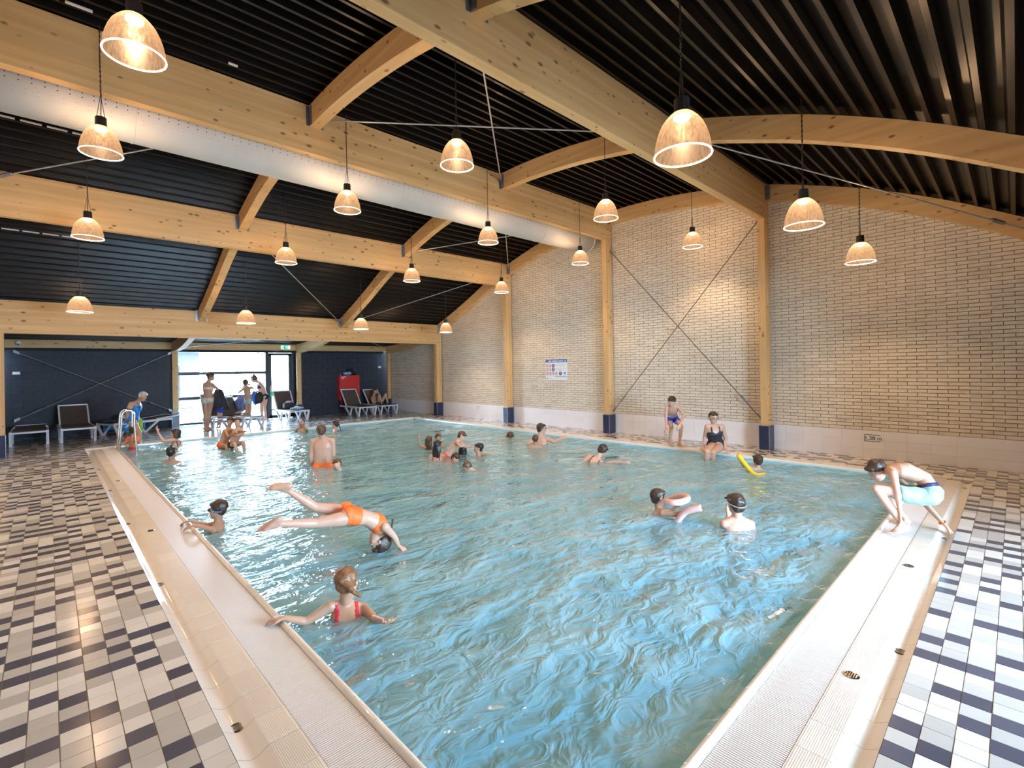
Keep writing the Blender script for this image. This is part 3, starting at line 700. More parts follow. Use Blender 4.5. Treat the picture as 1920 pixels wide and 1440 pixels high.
disc(.84, .87, .028, sw, .003, 'emblem_disc'); disc(.84, .87, .014, blue, .0045, 'emblem')
for v, u0, u1 in ((.50, -.1, .85), (.44, -.1, .8), (.10, -.1, .25), (.04, -.1, .22), (.10, .55, .9), (-.58, -.96, -.3), (-.84, -.72, -.4)):
    plate((u0, u1), (v-.012, v+.012), .002, .001).build('text_line', grey, sg)
disc(-.84, -.84, .016, ink, .003, 'emblem')
for u0, u1 in ((-.72, -.45), (-.38, .15), (.22, .66)): plate((u0, u1), (.82, .91), .003, .001).build('heading_words', sw, sg)
# depth mark
dm = empty('depth_mark', (XR-.015, 1.711, .342)); tag(dm, 'small framed depth mark on the white wall tiles at the right', 'sign')
dk = mat('depth_ink', (.02, .022, .05), .5)
fr_ = MB(); a, b = .112, .056
fr_.box(-.002, .001, a-.008, a, -b, b); fr_.box(-.002, .001, -a, a, -b-.004, -b+.004)
top_ = [(-a, b-.008), (-a*.6, b+.001), (-a*.3, b-.003), (0, b-.004), (a*.4, b+.003), (a*.75, b+.004), (a, b)]
for (y0, z0), (y1, z1) in zip(top_[:-1], top_[1:]): fr_.bar((-.0005, y0, z0), (-.0005, y1, z1), .008, .003, (1, 0, 0))
fr_.build('frame_line', dk, dm)
text_mesh('1,38 m', .088, 'depth_text', dk, dm, Matrix.Translation((-.003, -.010, -.004))@Matrix(((0, 0, -1, 0), (-1, 0, 0, 0), (0, 1, 0, 0), (0, 0, 0, 1))))
vt = empty('wall_grid', (XR-.018, 12.17, .358)); tag(vt, 'small white square outlet on the white wall tiles between far columns', 'vent')
MB().box(-.002, .01, -.09, .09, -.07, .07).build('cover', M['plinth'], vt)
for i in range(3): MB().box(-.004, 0, -.06, .06, -.04+i*.035, -.03+i*.035).build('slot', grey, vt)
# exit sign, cameras, plates
ex = empty('exit_sign', (6.03, 17.79, 2.485)); tag(ex, 'green and white running man emergency exit sign above the glass door', 'sign')
gm = mat('exit_green', (.0, .42, .30), .4, emit=((.0, .55, .38), .55)); wm_ = mat('exit_white', (.85, .9, .9), .4, emit=((.8, 1, .95), .5))
MB().box(-.15, .15, -.03, .0, -.065, .065).build('light_box', wm_, ex)
MB().box(-.075, .075, -.034, -.03, -.06, .06).build('green_field', gm, ex)
MB().bar((-.02, -.036, .0), (.01, -.036, .03), .022, .003, (0, 1, 0)).build('pictogram', wm_, ex)
MB().box(.03, .06, -.037, -.034, -.045, .04).build('pictogram_door', wm_, ex)
MB().add([(-.14, -.033, 0), (-.10, -.033, .04), (-.10, -.033, -.04)], [(0, 1, 2)]).build('arrow', gm, ex)
for x, z, lab in ((-.55, 2.47, 'white dome security camera on the left lintel'), (9.85, 2.33, 'white security camera in the far corner below the lintel')):
    c_ = empty('security_camera', (x, 17.74, z)); tag(c_, lab, 'camera')
    MB().lathe([(.055, .06), (.055, .02), (.045, 0)], n=16, capt=True).build('camera_base', M['white'], c_); MB().ell((0, -.01, -.005), (.042, 0, 0), (0, .042, 0), (0, 0, .042)).build('camera_dome', M['white'], c_, True); MB().ell((.0, -.045, -.015), (.018, 0, 0), (0, .012, 0), (0, 0, .018)).build('lens', M['black'], c_, True)
for x, z, lab in ((-.60, 1.715, 'white plate on the dark wall left of the loungers'), (9.76, 1.75, 'white switch plate on the dark wall near the far corner')):
    p_ = empty('switch_plate', (x, YF-.005, z)); tag(p_, lab, 'switch'); soften(MB().box(-.07, .07, -.012, .005, -.035, .035).build('plate', M['white'], p_), .004)
    for q in (-.035, .035): MB().box(q-.025, q+.025, -.016, -.012, -.02, .02).build('rocker', M['white'], p_)
# red cabinet with things on top
rc = empty('fire_hose_cabinet', (8.37, YF-.02, .98)); tag(rc, 'large red fire hose cabinet on the dark wall', 'cabinet')
rm = mat('signal_red', (.62, .028, .030), .45)
soften(MB().box(-.40, .40, -.22, .01, -.47, .47).build('case', rm, rc), .01); dr = soften(MB().box(-.385, .385, -.245, -.222, -.455, .455).build('door', rm, rc), .006)
MB().box(.30, .33, -.262, -.245, -.06, .06).build('handle', M['chrome'], dr)
text_mesh('BRANDSLANG', .05, 'white_lettering', M['white'], dr, Matrix.Translation((-.25, -.247, .40))@Matrix(((1, 0, 0, 0), (0, 0, 1, 0), (0, 1, 0, 0), (0, 0, 0, 1)))@Matrix.Scale(1, 4)) if False else None
for u0, u1, z in ((-.35, -.27, .41), (-.26, -.16, .41), (-.35, -.24, .36)): MB().box(u0, u1, -.247, -.245, z-.016, z+.016).build('white_lettering', M['white'], dr)
MB().tube([(-.30, -.12, -.47), (-.30, -.12, -.56), (-.26, -.12, -.60)], .03, 10).build('hose_valve', rm, rc); MB().lathe([(.05, -.62), (.06, -.60), (.05, -.58)], (-.26, -.12, 0), 12, True, True).build('valve_wheel', rm, rc)
def lump(name, c, ax, m, label, cat, seed=0, amp=.25, group=None):
    mb = MB().ell((0, 0, 0), (ax[0], 0, 0), (0, ax[1], 0), (0, 0, ax[2]), 22, 14)
    mb.v = [tuple(np.array(v)*(1+amp*mnoise.noise(Vector(v)*7+Vector((seed, 0, 0))))) for v in mb.v]
    o = mb.build(name, m, None, True); o.location = c
    if label: tag(o, label, cat, group)
    return o
bagm = mat('black_bag_cloth', (.010, .010, .014), .7, var=.3, bump=.4); 
b_ = lump('rucksack', (8.50, YF-.13, 1.575), (.22, .11, .135), bagm, 'black rucksack lying on the red cabinet', 'bag', 3)
lump('swim_bag', (8.31, YF-.16, 1.53), (.17, .09, .075), mat('blue_white_bag', (.20, .42, .75), .5, var=.6, vscale=(9, 9, 9)), 'blue and white bag in front of the rucksack on the red cabinet', 'bag', 8)
cu_ = MB().lathe([(.035, 0), (.04, .08), (.036, .08), (.03, .01)], n=14, capb=True).build('drinking_cup', mat('cup_grey', (.12, .12, .12), .5)); cu_.location = (8.05, YF-.14, 1.45); tag(cu_, 'small dark cup on the left corner of the red cabinet', 'cup')

# ------------------------------------------------------------------ pool ladder
la = empty('ladder_handrail', (1.22, 13.55, 0)); tag(la, 'chrome pool ladder with two tall hoops at the far left corner', 'ladder')
for y in (-.22, .16):
    pts = [(.20, y, -1.0), (.16, y, -.1), (.12, y, .55)]+[(.02+.11*math.cos(a), y, .74+.12*math.sin(a)) for a in np.linspace(.2, PI, 8)]+[(-.12, y, .3), (-.14, y, 0)]
    MB().tube(pts, .021, 10).build('hoop_rail', M['chrome'], la, True)
for z in (-.25, -.5, -.75): MB().box(.13, .23, -.22, .16, z-.015, z+.015).build('step', M['chrome'], la)

# ------------------------------------------------------------------ sun loungers
sling = mat('brown_sling_mesh', (.095, .068, .055), .7, var=.15, vscale=(40, 40, 40)); lw = mat('white_resin', (.74, .76, .80), .3)
def lounger(x, y, rzd, back, label, w=.62):
    """foot end at local x=0, head end toward +x; back: backrest angle"""
    t = empty('sun_lounger', (x, y, 0), math.radians(rzd)); tag(t, label, 'sun lounger', 'white resin sun loungers')
    hx, hz, bl_ = 1.18, .34, .72; ca, sa = math.cos(math.radians(back)), math.sin(math.radians(back))
    hd = (hx+bl_*ca, hz+bl_*sa)
    for s in (-1, 1):
        yy = s*w/2
        fr = MB(); fr.bar((.02, yy, hz-.03), (hx+.45, yy, hz-.03), .045, .06); fr.build('side_rail', lw, t)
        for a, g, b in ((.03, .17, .40), (.66, .84, 1.22)):
            v_ = MB(); v_.bar((a, yy, hz-.03), (g-.03, yy, .03), .05, .055); v_.bar((g+.03, yy, .03), (b, yy, hz-.04), .05, .05); v_.box(g-.06, g+.06, yy-.027, yy+.027, 0, .05); v_.build('leg', lw, t)
        MB().bar((hx, yy*.93, hz), (hd[0], yy*.93, hd[1]), .035, .04).build('back_rail', lw, t)
    sm = MB(); sm.box(.04, hx, -w/2+.03, w/2-.03, hz-.004, hz+.012); sm.build('seat_sling', sling, t)
    bm_ = MB(); c = np.array([(hx+hd[0])/2, 0, (hz+hd[1])/2]); bm_.obox(c, np.array([ca, 0, sa])*bl_/2, np.array([0, w/2-.035, 0]), np.array([-sa, 0, ca])*.008); bm_.build('back_sling', sling, t)
    MB().bar((hd[0], -w/2+.01, hd[1]), (hd[0], w/2-.01, hd[1]), .04, .04).build('head_rail', lw, t); MB().bar((.03, -w/2, hz-.03), (.03, w/2, hz-.03), .04, .04).build('foot_rail', lw, t); MB().bar((hx+.42, -w/2, hz-.05), (hx+.42, w/2, hz-.05), .04, .04).build('rear_rail', lw, t)
    return t
lounger(-.34, 16.02, 90, 0, 'flat white sun lounger with brown sling by the left column')
lounger(.53, 16.02, 92, 42, 'white sun lounger with raised brown backrest before the dark wall')
lounger(1.05, 16.75, 30, 4, 'sun lounger with a blue towel on it behind the ladder')
lounger(8.24, 16.03, 90, 52, 'white sun lounger with raised brown back in front of the red cabinet')
lounger(9.12, 16.05, 88, 46, 'white sun lounger carrying the reclining person in the corner')
lounger(6.00, 16.45, 92, 58, 'white sun lounger with a bag and towel before the glass door')
lounger(4.31, 15.30, 106, 48, 'sun lounger the child kneels on before the window')
lounger(3.70, 15.80, 92, 60, 'sun lounger half hidden behind the standing woman in a white bikini')
tb = mat('blue_towel', (.03, .26, .62), .9, var=.35, vscale=(16, 16, 16), bump=.5)
def drape(name, pts_fn, nu, nv, m, label, cat='towel', th=.014):
    mb = MB(); vs = [pts_fn(i/(nu-1), j/(nv-1)) for j in range(nv) for i in range(nu)]
    mb.add(vs, [(j*nu+i, j*nu+i+1, (j+1)*nu+i+1, (j+1)*nu+i) for j in range(nv-1) for i in range(nu-1)])
    o = mb.build(name, m, None, True, fix=False); md = o.modifiers.new('thickness', 'SOLIDIFY'); md.thickness = th; md.offset = 1; tag(o, label, cat); return o
def cloth_on(x, y, ang, lx, ly, z, hang, seed):
    ca, sa = math.cos(ang), math.sin(ang)
    def f(u, v):
        a, b = (u-.5)*lx, (v-.5)*ly; e = max(0, abs(b)-.33); dz = -min(hang, e*2.2)
        return (x+ca*a-sa*(b if e == 0 else math.copysign(.33+e*.12, b)), y+sa*a+ca*(b if e == 0 else math.copysign(.33+e*.12, b)), z+dz+.025*abs(mnoise.noise(Vector((a*6, b*6, seed)))))
    return f
drape('towel', cloth_on(1.50, 17.03, .52, .62, .92, .365, .26, 1), 18, 24, tb, 'blue towel spread over the lounger behind the ladder')
lump('towel_roll', (1.60, 17.08, .47), (.20, .13, .07), mat('pale_towel', (.55, .60, .66), .9, var=.3, bump=.5), 'pale rolled towel lying on the blue towel', 'towel', 5)
lump('towel', at(262.5, 799, 12.9), (.065, .055, .21), mat('lime_towel', (.42, .62, .06), .9, var=.2, bump=.4), 'lime green towel hanging beside the elderly woman', 'towel', 4)
o = MB(); o.box(-.17, .17, -.10, .10, 0, .20); o = soften(o.build('tote_bag', mat('dark_purple_bag', (.035, .026, .05), .7, bump=.4)), .04, 3); o.location = (5.95, 17.35, .36); o.rotation_euler = (0, 0, .1); tag(o, 'dark bag standing on the lounger before the glass door', 'bag')
lump('beach_towel', (5.98, 17.33, .585), (.13, .08, .045), mat('pale_pink_towel', (.62, .40, .42), .9, var=.4, bump=.4), 'pale pink towel bundled on top of the dark bag', 'towel', 6)
lump('beach_towel', (6.05, 16.85, .395), (.20, .16, .05), mat('light_blue_towel', (.42, .52, .68), .9, var=.3, bump=.4), 'light blue towel lying at the foot of the lounger by the door', 'towel', 2)
# ------------------------------------------------------------------ people
def nrm(v): v = np.asarray(v, float); return v/max(1e-9, np.linalg.norm(v))
def skinmat(name, col):
    t = NT(name); nz = t.n('TexNoise', i_Vector=t.pos((7, 7, 7)), i_Scale=1.0, i_Detail=3.0)
    c = t.ramp(nz.outputs['Fac'], [(.3, tuple(x*.93 for x in col)), (.7, (col[0], col[1]*1.05, col[2]*1.06))])
    p = t.n('BsdfPrincipled', i_Base_Color=c, i_Roughness=.42); p.inputs['Subsurface Weight'].default_value = .12; p.inputs['Subsurface Scale'].default_value = .02
    p.inputs['Subsurface Radius'].default_value = (1, .35, .2)
    return t.done(p)
SK = {'fair': skinmat('fair_skin', (.62, .365, .265)), 'tan': skinmat('tanned_skin', (.52, .295, .195)), 'olive': skinmat('olive_skin', (.42, .245, .165))}
def hairmat(name, col):
    t = NT(name); nz = t.n('TexNoise', i_Vector=t.pos((26, 26, 9)), i_Scale=1.0, i_Detail=5.0, i_Roughness=.7)
    c = t.ramp(nz.outputs['Fac'], [(.3, tuple(x*.55 for x in col)), (.72, tuple(min(1, x*1.5) for x in col))])
    p = t.n('BsdfPrincipled', i_Base_Color=c, i_Roughness=.38)
    t.l(t.n('Bump', i_Strength=.5, i_Distance=.01, i_Height=nz.outputs['Fac']).outputs[0], p.inputs['Normal']); return t.done(p)
HR = {'black': hairmat('black_hair', (.014, .011, .012)), 'dark': hairmat('dark_brown_hair', (.045, .024, .015)), 'brown': hairmat('brown_hair', (.10, .052, .028)), 'auburn': hairmat('auburn_blond_hair', (.22, .10, .045)), 'white': hairmat('white_hair', (.66, .64, .62)), 'short': hairmat('cropped_hair', (.085, .042, .028))}
M['eye_white'] = mat('eye_white', (.75, .73, .70), .25); M['iris'] = mat('dark_iris', (.03, .02, .015), .15); M['lip'] = mat('lips', (.50, .20, .17), .4); M['brow'] = mat('eyebrow', (.06, .035, .022), .7)
def fab(name, col, **k): return mat(name, col, k.pop('rough', .55), **k)
FB = dict(orange=fab('orange_swim_fabric', (.95, .17, .03)), red=fab('red_swim_fabric', (.62, .025, .05)), pink=fab('magenta_swim_fabric', (.55, .02, .16)), blue=fab('royal_blue_swim_fabric', (.010, .045, .48)), teal=fab('blue_patterned_swimsuit', (.012, .20, .62), var=.7, vscale=(22, 22, 22)), floral=fab('black_floral_swimsuit', (.018, .022, .034), var=.9, vscale=(30, 30, 30)), black=fab('black_swim_fabric', (.010, .010, .014)), white=fab('off_white_swim_fabric', (.70, .66, .62)), pale=fab('pale_blue_swim_shorts', (.33, .60, .66), var=.15, vscale=(14, 14, 14), bump=.5, bscale=(12, 12, 60)), navy=fab('navy_swim_fabric', (.02, .025, .09)), light=fab('light_blue_swim_fabric', (.38, .50, .62)))

def ortho(up, face):
    up = nrm(up); f = np.asarray(face, float); f = nrm(f-up*np.dot(f, up)); return up, f, np.cross(up, f)     # up, front, left
def rig(head, face, S, dn=(0, 0, -1), wide=1.0, ldn=None, look=None, **over):
    k = S/1.7; dn = nrm(dn); up, f, L = ortho(-dn, face); hh = .168*S**.6
    J = {}; J['head'] = np.asarray(head, float); J['look'] = nrm(look if look is not None else face); J['hup'] = up
    nb = J['nb'] = np.asarray(over.get('nb', J['head']+dn*(.5*hh+.06*k)), float)
    J['chest'] = nb+dn*.15*k; J['waist'] = nb+dn*.34*k; J['pel'] = nb+dn*.50*k
    for s, q in ((1, 'L'), (-1, 'R')):
        J['sh'+q] = nb+dn*.05*k+L*s*.160*k*wide; J['el'+q] = J['sh'+q]+dn*.27*k+L*s*.06*k; J['wr'+q] = J['el'+q]+dn*.23*k+f*.08*k
    J.update({a: np.asarray(b, float) for a, b in over.items() if a not in ('nb',)})
    l2 = nrm(ldn) if ldn is not None else dn
    for s, q in ((1, 'L'), (-1, 'R')):
        if 'hip'+q not in over: J['hip'+q] = J['pel']+L*s*.085*k
        if 'kn'+q not in over: J['kn'+q] = J['hip'+q]+l2*.42*k+L*s*.02*k
        if 'an'+q not in over: J['an'+q] = J['kn'+q]+l2*.40*k
    J['S'] = S; return J
def remesh(mb, vox, it=5):
    me = mb.mesh('tmp'); o = bpy.data.objects.new('tmp', me); COL.objects.link(o)
    r = o.modifiers.new('r', 'REMESH'); r.mode = 'VOXEL'; r.voxel_size = vox; r.use_smooth_shade = True
    sm = o.modifiers.new('s', 'SMOOTH'); sm.factor = .5; sm.iterations = it
    out = bpy.data.meshes.new_from_object(o.evaluated_get(bpy.context.evaluated_depsgraph_get()))
    bpy.data.objects.remove(o); bpy.data.meshes.remove(me)
    out.polygons.foreach_set('use_smooth', [True]*len(out.polygons)); return out
def hand(mb, wr, d, n, k, side, curl=.5, fine=True):
    d = nrm(d); n = nrm(n-d*np.dot(n, d)); s = np.cross(n, d)*side
    if not fine:
        mb.ell(wr+d*.05*k, d*.055*k, np.cross(d, n)*.036*k, n*.017*k, 10, 7)
    for i, (o, L) in enumerate(((-.030, .072), (-.010, .082), (.010, .076), (.030, .060))):
        kn = wr+d*.088*k+s*o*k; mb.cone(wr+d*.01*k+s*o*.5*k, .0165*k, kn, .0125*k, 8); p = kn; a = curl*.55; dd = nrm(d+s*o*5)
        for j, q in enumerate((.46, .30, .24)):
            a2 = a*(j+.6); v = dd*math.cos(a2)+n*math.sin(a2); p2 = p+v*L*q*k; mb.cone(p, (.0098-.0008*j)*k, p2, (.0090-.0008*j)*k, 7); p = p2
    b = wr+d*.022*k-s*.022*k; t1 = b+nrm(d*.75-s*.7+n*.3)*.045*k; t2 = t1+nrm(d*.95-s*.25+n*.35)*.05*k
    mb.cone(b, .0165*k, t1, .012*k, 8); mb.cone(t1, .0115*k, t2, .008*k, 7)
def foot(mb, an, d, up, k, side, fine=True):
    d = nrm(d); up = nrm(up-d*np.dot(up, d)); s = np.cross(d, up)*side        # s toward the little toe
    heel = an-up*.045*k-d*.040*k; ba, bb = an-up*.062*k+d*.115*k-s*.024*k, an-up*.064*k+d*.10*k+s*.028*k
    mb.cone(heel, .032*k, ba, .022*k, 9); mb.cone(heel, .031*k, bb, .020*k, 9); mb.cone(an, .036*k, (ba+bb)/2+up*.012*k, .022*k, 9); mb.cone(an, .034*k, heel, .03*k, 9); mb.cone(ba, .022*k, bb, .02*k, 8)
    if fine:
        for i in range(5):
            p = ba+(bb-ba)*i/4+d*.006*k; q = p+d*(.055-.008*i)*k-up*.004*k; mb.cone(p, (.0125-.001*i)*k, q, (.0125-.0012*i)*k, 7)
    else: mb.cone(ba+d*.03*k, .017*k, bb+d*.02*k, .015*k, 8)
class Fig: pass
def figure(J, label, skin='fair', female=False, build=1.0, vox=.012, limb=1.0, fine=True, curl=.5, hair='dark', cut='short', faceparts=True, hup=None, neckr=1.0):
    S = J['S']; k = S/1.7; hh = .168*S**.6; mb = MB(); segs = []; b_ = build*k
    t = empty('person', tuple(J['pel'])); tag(t, label, 'person', 'people in and around the pool')
    G = lambda q: J[q]
    c0 = J['pel']+nrm(J['pel']-J['waist'])*.065*k
    spine = [c0, J['pel'], (J['pel']+J['waist'])/2, J['waist'], (J['waist']+J['chest'])/2, J['chest'], J['chest']*.45+J['nb']*.55, J['nb'], J['nb']+nrm(J['nb']-J['chest'])*.03*k]
    Wm = [.10, .158, .148, .132, .146, .162, .155, .085, .05]; Wf = [.10, .166, .150, .120, .132, .148, .142, .078, .045]; Dm = [.07, .105, .10, .088, .098, .108, .09, .062, .045]
    hl, sl = nrm(J['hipL']-J['hipR']), nrm(J['shL']-J['shR']); rings = []; n = 18; tt = [0, .1, .22, .38, .55, .7, .83, .95, 1]; axes = []
    for i, p in enumerate(spine):
        u = nrm(spine[min(i+1, 8)]-spine[max(i-1, 0)]); l = nrm(hl*(1-tt[i])+sl*tt[i]); l = nrm(l-u*np.dot(l, u)); f = np.cross(l, u)
        w, d = (Wf if female else Wm)[i]*b_, Dm[i]*b_*(1.06 if female and i == 5 else 1); axes.append((p, u, l, f))
        rings += [p+l*w*math.copysign(abs(math.cos(a))**.85, math.cos(a))+f*d*math.copysign(abs(math.sin(a))**.9, math.sin(a)) for a in np.linspace(0, 2*PI, n, endpoint=False)]
    mb.add(rings, [(i*n+q, i*n+(q+1) % n, (i+1)*n+(q+1) % n, (i+1)*n+q) for i in range(8) for q in range(n)]+[tuple(range(n))[::-1], tuple(8*n+q for q in range(n))])
    def limbseg(lab, p, r0, q, r1, mid=None):
        segs.append((lab, p, r0, q, r1))
        if mid: m_ = p+(q-p)*mid[0]; mb.cone(p, r0, m_, mid[1], 12); mb.cone(m_, mid[1], q, r1, 12)
        else: mb.cone(p, r0, q, r1, 12)
    a_ = k*limb
    for q, sd in (('L', 1), ('R', -1)):
        sh, el, wr, hip, kn, an = (J[x+q] for x in ('sh', 'el', 'wr', 'hip', 'kn', 'an'))
        mb.cone(J['nb'], .052*k, sh, .046*a_, 12); mb.ell(sh, (.054*a_, 0, 0), (0, .054*a_, 0), (0, 0, .054*a_), 12, 8)
        limbseg('uarm', sh, .050*a_, el, .036*a_, (.4, .046*a_)); limbseg('farm', el, .037*a_, wr, .024*a_, (.28, .038*a_))
        limbseg('thigh', hip, .084*a_, kn, .053*a_, (.35, .080*a_)); limbseg('shin', kn, .050*a_, an, .033*a_, (.32, .054*a_))
        mb.ell(kn, (.053*a_, 0, 0), (0, .053*a_, 0), (0, 0, .053*a_), 12, 8)
        mb.ell(hip-axes[1][3]*.035*k+axes[1][1]*.0, (.085*a_, 0, 0), (0, .085*a_, 0), (0, 0, .085*a_), 12, 8)
        hd = J.get('hand'+q); hd = hd if hd is not None else nrm(wr-el)
        pn = J.get('palm'+q); pn = pn if pn is not None else nrm(np.cross(wr-el, axes[5][2]*sd)+1e-3)
        hand(mb, wr, hd, pn, k, sd, J.get('curl'+q, curl), fine)
        fd = J.get('foot'+q); fd = fd if fd is not None else axes[1][3]
        foot(mb, an, fd, nrm(kn-an), k, sd if np.dot(np.cross(nrm(fd), nrm(kn-an)), axes[1][2]) > 0 else -sd, fine)
    # head
    H = J['head']; u, f, l = ortho(hup if hup is not None else (J.get('hup') if J.get('hup') is not None else H-J['nb']), J['look'])
    g = lambda x, y, z: H+l*x*hh+f*y*hh+u*z*hh
    E = lambda c, a, b, d, **kw: mb.ell(g(*c), l*a*hh, f*b*hh, u*d*hh, **kw)
    mb.cone(J['nb']-nrm(H-J['nb'])*.01, .055*k*neckr, g(0, -.10, -.18), .050*k*neckr, 12)
    E((0, -.07, .12), .335, .40, .37, nu=20, nv=14); E((0, .08, -.17), .255, .27, .31, nu=18, nv=12); E((0, .20, -.38), .12, .12, .09)
    E((0, .27, .10), .22, .09, .05); E((.15, .22, -.08), .10, .12, .10); E((-.15, .22, -.08), .10, .12, .10)
    mb.cone(g(0, .30, .06), .035*hh, g(0, .405, -.10), .055*hh, 8); E((.04, .35, -.11), .04, .05, .035); E((-.04, .35, -.11), .04, .05, .035); E((0, .325, -.225), .095, .04, .035)
    for s in (1, -1): E((s*.335, -.03, -.03), .035, .075, .115); E((s*.35, -.05, .03), .03, .06, .05)
    me = remesh(mb, vox, 4 if vox > .009 else 5); me.name = 'body'
    body = link('body', me, SK[skin], t); body.matrix_parent_inverse = Matrix.Translation(-Vector(J['pel']))
    Fg = Fig(); Fg.t, Fg.body, Fg.me, Fg.J, Fg.segs, Fg.axes, Fg.k, Fg.hh, Fg.g, Fg.ul = t, body, me, J, segs, axes, k, hh, g, (u, f, l)
    Fg.tt = tt
    if faceparts:
        for s in (1, -1):
            MB().ell(g(s*.135, .305, .025), l*.052*hh, f*.035*hh, u*.028*hh, 10, 7).build('eye', M['eye_white'], t, True).matrix_parent_inverse = body.matrix_parent_inverse
            MB().ell(g(s*.13, .335, .025), l*.024*hh, f*.010*hh, u*.026*hh, 10, 7).build('iris', M['iris'], t, True).matrix_parent_inverse = body.matrix_parent_inverse
            MB().cone(g(s*.07, .335, .10), .012*hh, g(s*.21, .295, .095), .010*hh, 6).build('eyebrow', M['brow'], t, True).matrix_parent_inverse = body.matrix_parent_inverse
        MB().ell(g(0, .352, -.235), l*.085*hh, f*.018*hh, u*.022*hh, 10, 7).build('mouth', M['lip'], t, True).matrix_parent_inverse = body.matrix_parent_inverse
    if hair: Fg.hair = hairdo(Fg, hair, cut, max(.010, vox))
    return Fg
def sub(Fg, o): o.parent = Fg.t; o.matrix_parent_inverse = Fg.body.matrix_parent_inverse; return o
def hairdo(Fg, col, cut, vox):
    mb = MB(); hh, g = Fg.hh, Fg.g; u, f, l = Fg.ul
    E = lambda c, a, b, d: mb.ell(g(*c), l*a*hh, f*b*hh, u*d*hh, 18, 12)
    if cut == 'crop': E((0, -.115, .145), .345, .385, .365); E((0, -.24, -.05), .27, .20, .26)
    else:
        E((0, -.12, .165), .372, .415, .375); E((0, -.24, -.04), .315, .235, .30)
        for i in range(9):
            a = -1.25+i*.31; E((.25*math.sin(a), .17+.08*math.cos(a), .34-.02*abs(a)), .075, .10, .075)
    for s in (1, -1): E((s*.27, -.06, .06), .09, .13, .20)
    if cut == 'long':
        for i in range(9):
            a = (i-4)*.30; x, y = .33*math.sin(a), -.22-.16*math.cos(a); e = .95+.12*math.sin(i*2.3)
            mb.cone(g(x, y+.08, .05), .10*hh, g(x*1.1, y+.02, -.45), .09*hh, 8); mb.cone(g(x*1.1, y+.02, -.45), .085*hh, g(x*1.05, y+.0, -e), .04*hh, 8)
    if cut == 'bob':
        for i in range(9):
            a = (i-4)*.36; x, y = .34*math.sin(a), -.16-.22*math.cos(a); mb.cone(g(x, y+.06, .1), .11*hh, g(x*1.08, y+.04, -.42), .09*hh, 8)
    if cut in ('tail', 'tailside'):
        q = g(0, -.50, .02); dirs = (-f*.25-u*.9) if cut == 'tail' else Fg.tailv
        mb.cone(g(0, -.42, .08), .13*hh, q, .09*hh, 10); p = q
        for j in range(4): p2 = p+nrm(dirs+rng.normal(size=3)*.10-u*(.0 if cut == 'tail' else -.05*j))*.20*hh; mb.cone(p, (.10-.012*j)*hh, p2, (.088-.012*j)*hh, 9); p = p2
    if cut == 'bun': mb.ell(g(0, -.52, .22), l*.15*hh, f*.13*hh, u*.15*hh, 12, 8); mb.cone(g(0, -.4, .2), .1*hh, g(0, -.5, .22), .1*hh)
    if cut == 'topbun': mb.ell(g(0, -.25, .60), l*.14*hh, f*.14*hh, u*.12*hh, 12, 8)
    me = remesh(mb, vox*.9, 3); me.name = 'hair'
    for v in me.vertices: v.co += v.normal*(.045*hh*mnoise.noise(Vector((v.co.x*26, v.co.y*26, v.co.z*9)))+.02*hh*mnoise.noise(v.co*70))
    return sub(Fg, link('hair', me, HR[col], None))
def classify(Fg):
    if hasattr(Fg, 'lab'): return
    me = Fg.me; n = len(me.vertices); V = np.empty(n*3); me.vertices.foreach_get('co', V); V = V.reshape(-1, 3); N = np.empty(n*3); me.vertices.foreach_get('normal', N); Fg.V, Fg.N = V, N.reshape(-1, 3)
    best = np.full(n, 1e9); lab = np.zeros(n, int); T = np.zeros(n); names_ = ['torso', 'uarm', 'farm', 'thigh', 'shin', 'head']
    ax = Fg.axes; fr = np.zeros(n); lt = np.zeros(n)
    for i in range(8):
        p, q = ax[i][0], ax[i+1][0]; d = q-p; L2 = d@d; s = np.clip((V-p)@d/L2, 0, 1); c = p+s[:, None]*d; rel = V-c
        l = nrm(ax[i][2]+ax[i+1][2]); f = nrm(ax[i][3]+ax[i+1][3]); w = .135*Fg.k; dd = .095*Fg.k
        r = np.sqrt(((rel@l)/w)**2+((rel@f)/dd)**2+((rel@nrm(d))/.06/Fg.k)**2)*.09*Fg.k-.085*Fg.k; m = r < best
        best[m] = r[m]; lab[m] = 0; T[m] = Fg.tt[i]+s[m]*(Fg.tt[i+1]-Fg.tt[i]); fr[m] = (rel@f)[m]/Fg.k; lt[m] = (rel@l)[m]/Fg.k
    for name, p, r0, q, r1 in Fg.segs:
        d = q-p; s = np.clip((V-p)@d/(d@d), 0, 1); r = np.linalg.norm(V-(p+s[:, None]*d), axis=1)-(r0+(r1-r0)*s); 
        if name == 'thigh': r = r+.012*Fg.k*(s < .12)
        m = r < best; best[m] = r[m]; lab[m] = names_.index(name); T[m] = s[m]
    hd = np.linalg.norm(V-Fg.J['head'], axis=1) < .62*Fg.hh; lab[hd] = 5
    Fg.lab, Fg.T, Fg.fr, Fg.lt = lab, T, fr, lt
    ne = np.empty(len(me.loops), int); me.loops.foreach_get('vertex_index', ne); st = np.empty(len(me.polygons), int); me.polygons.foreach_get('loop_start', st); to = np.empty(len(me.polygons), int); me.polygons.foreach_get('loop_total', to)
    Fg.faces = [tuple(ne[a:a+b]) for a, b in zip(st, to)]
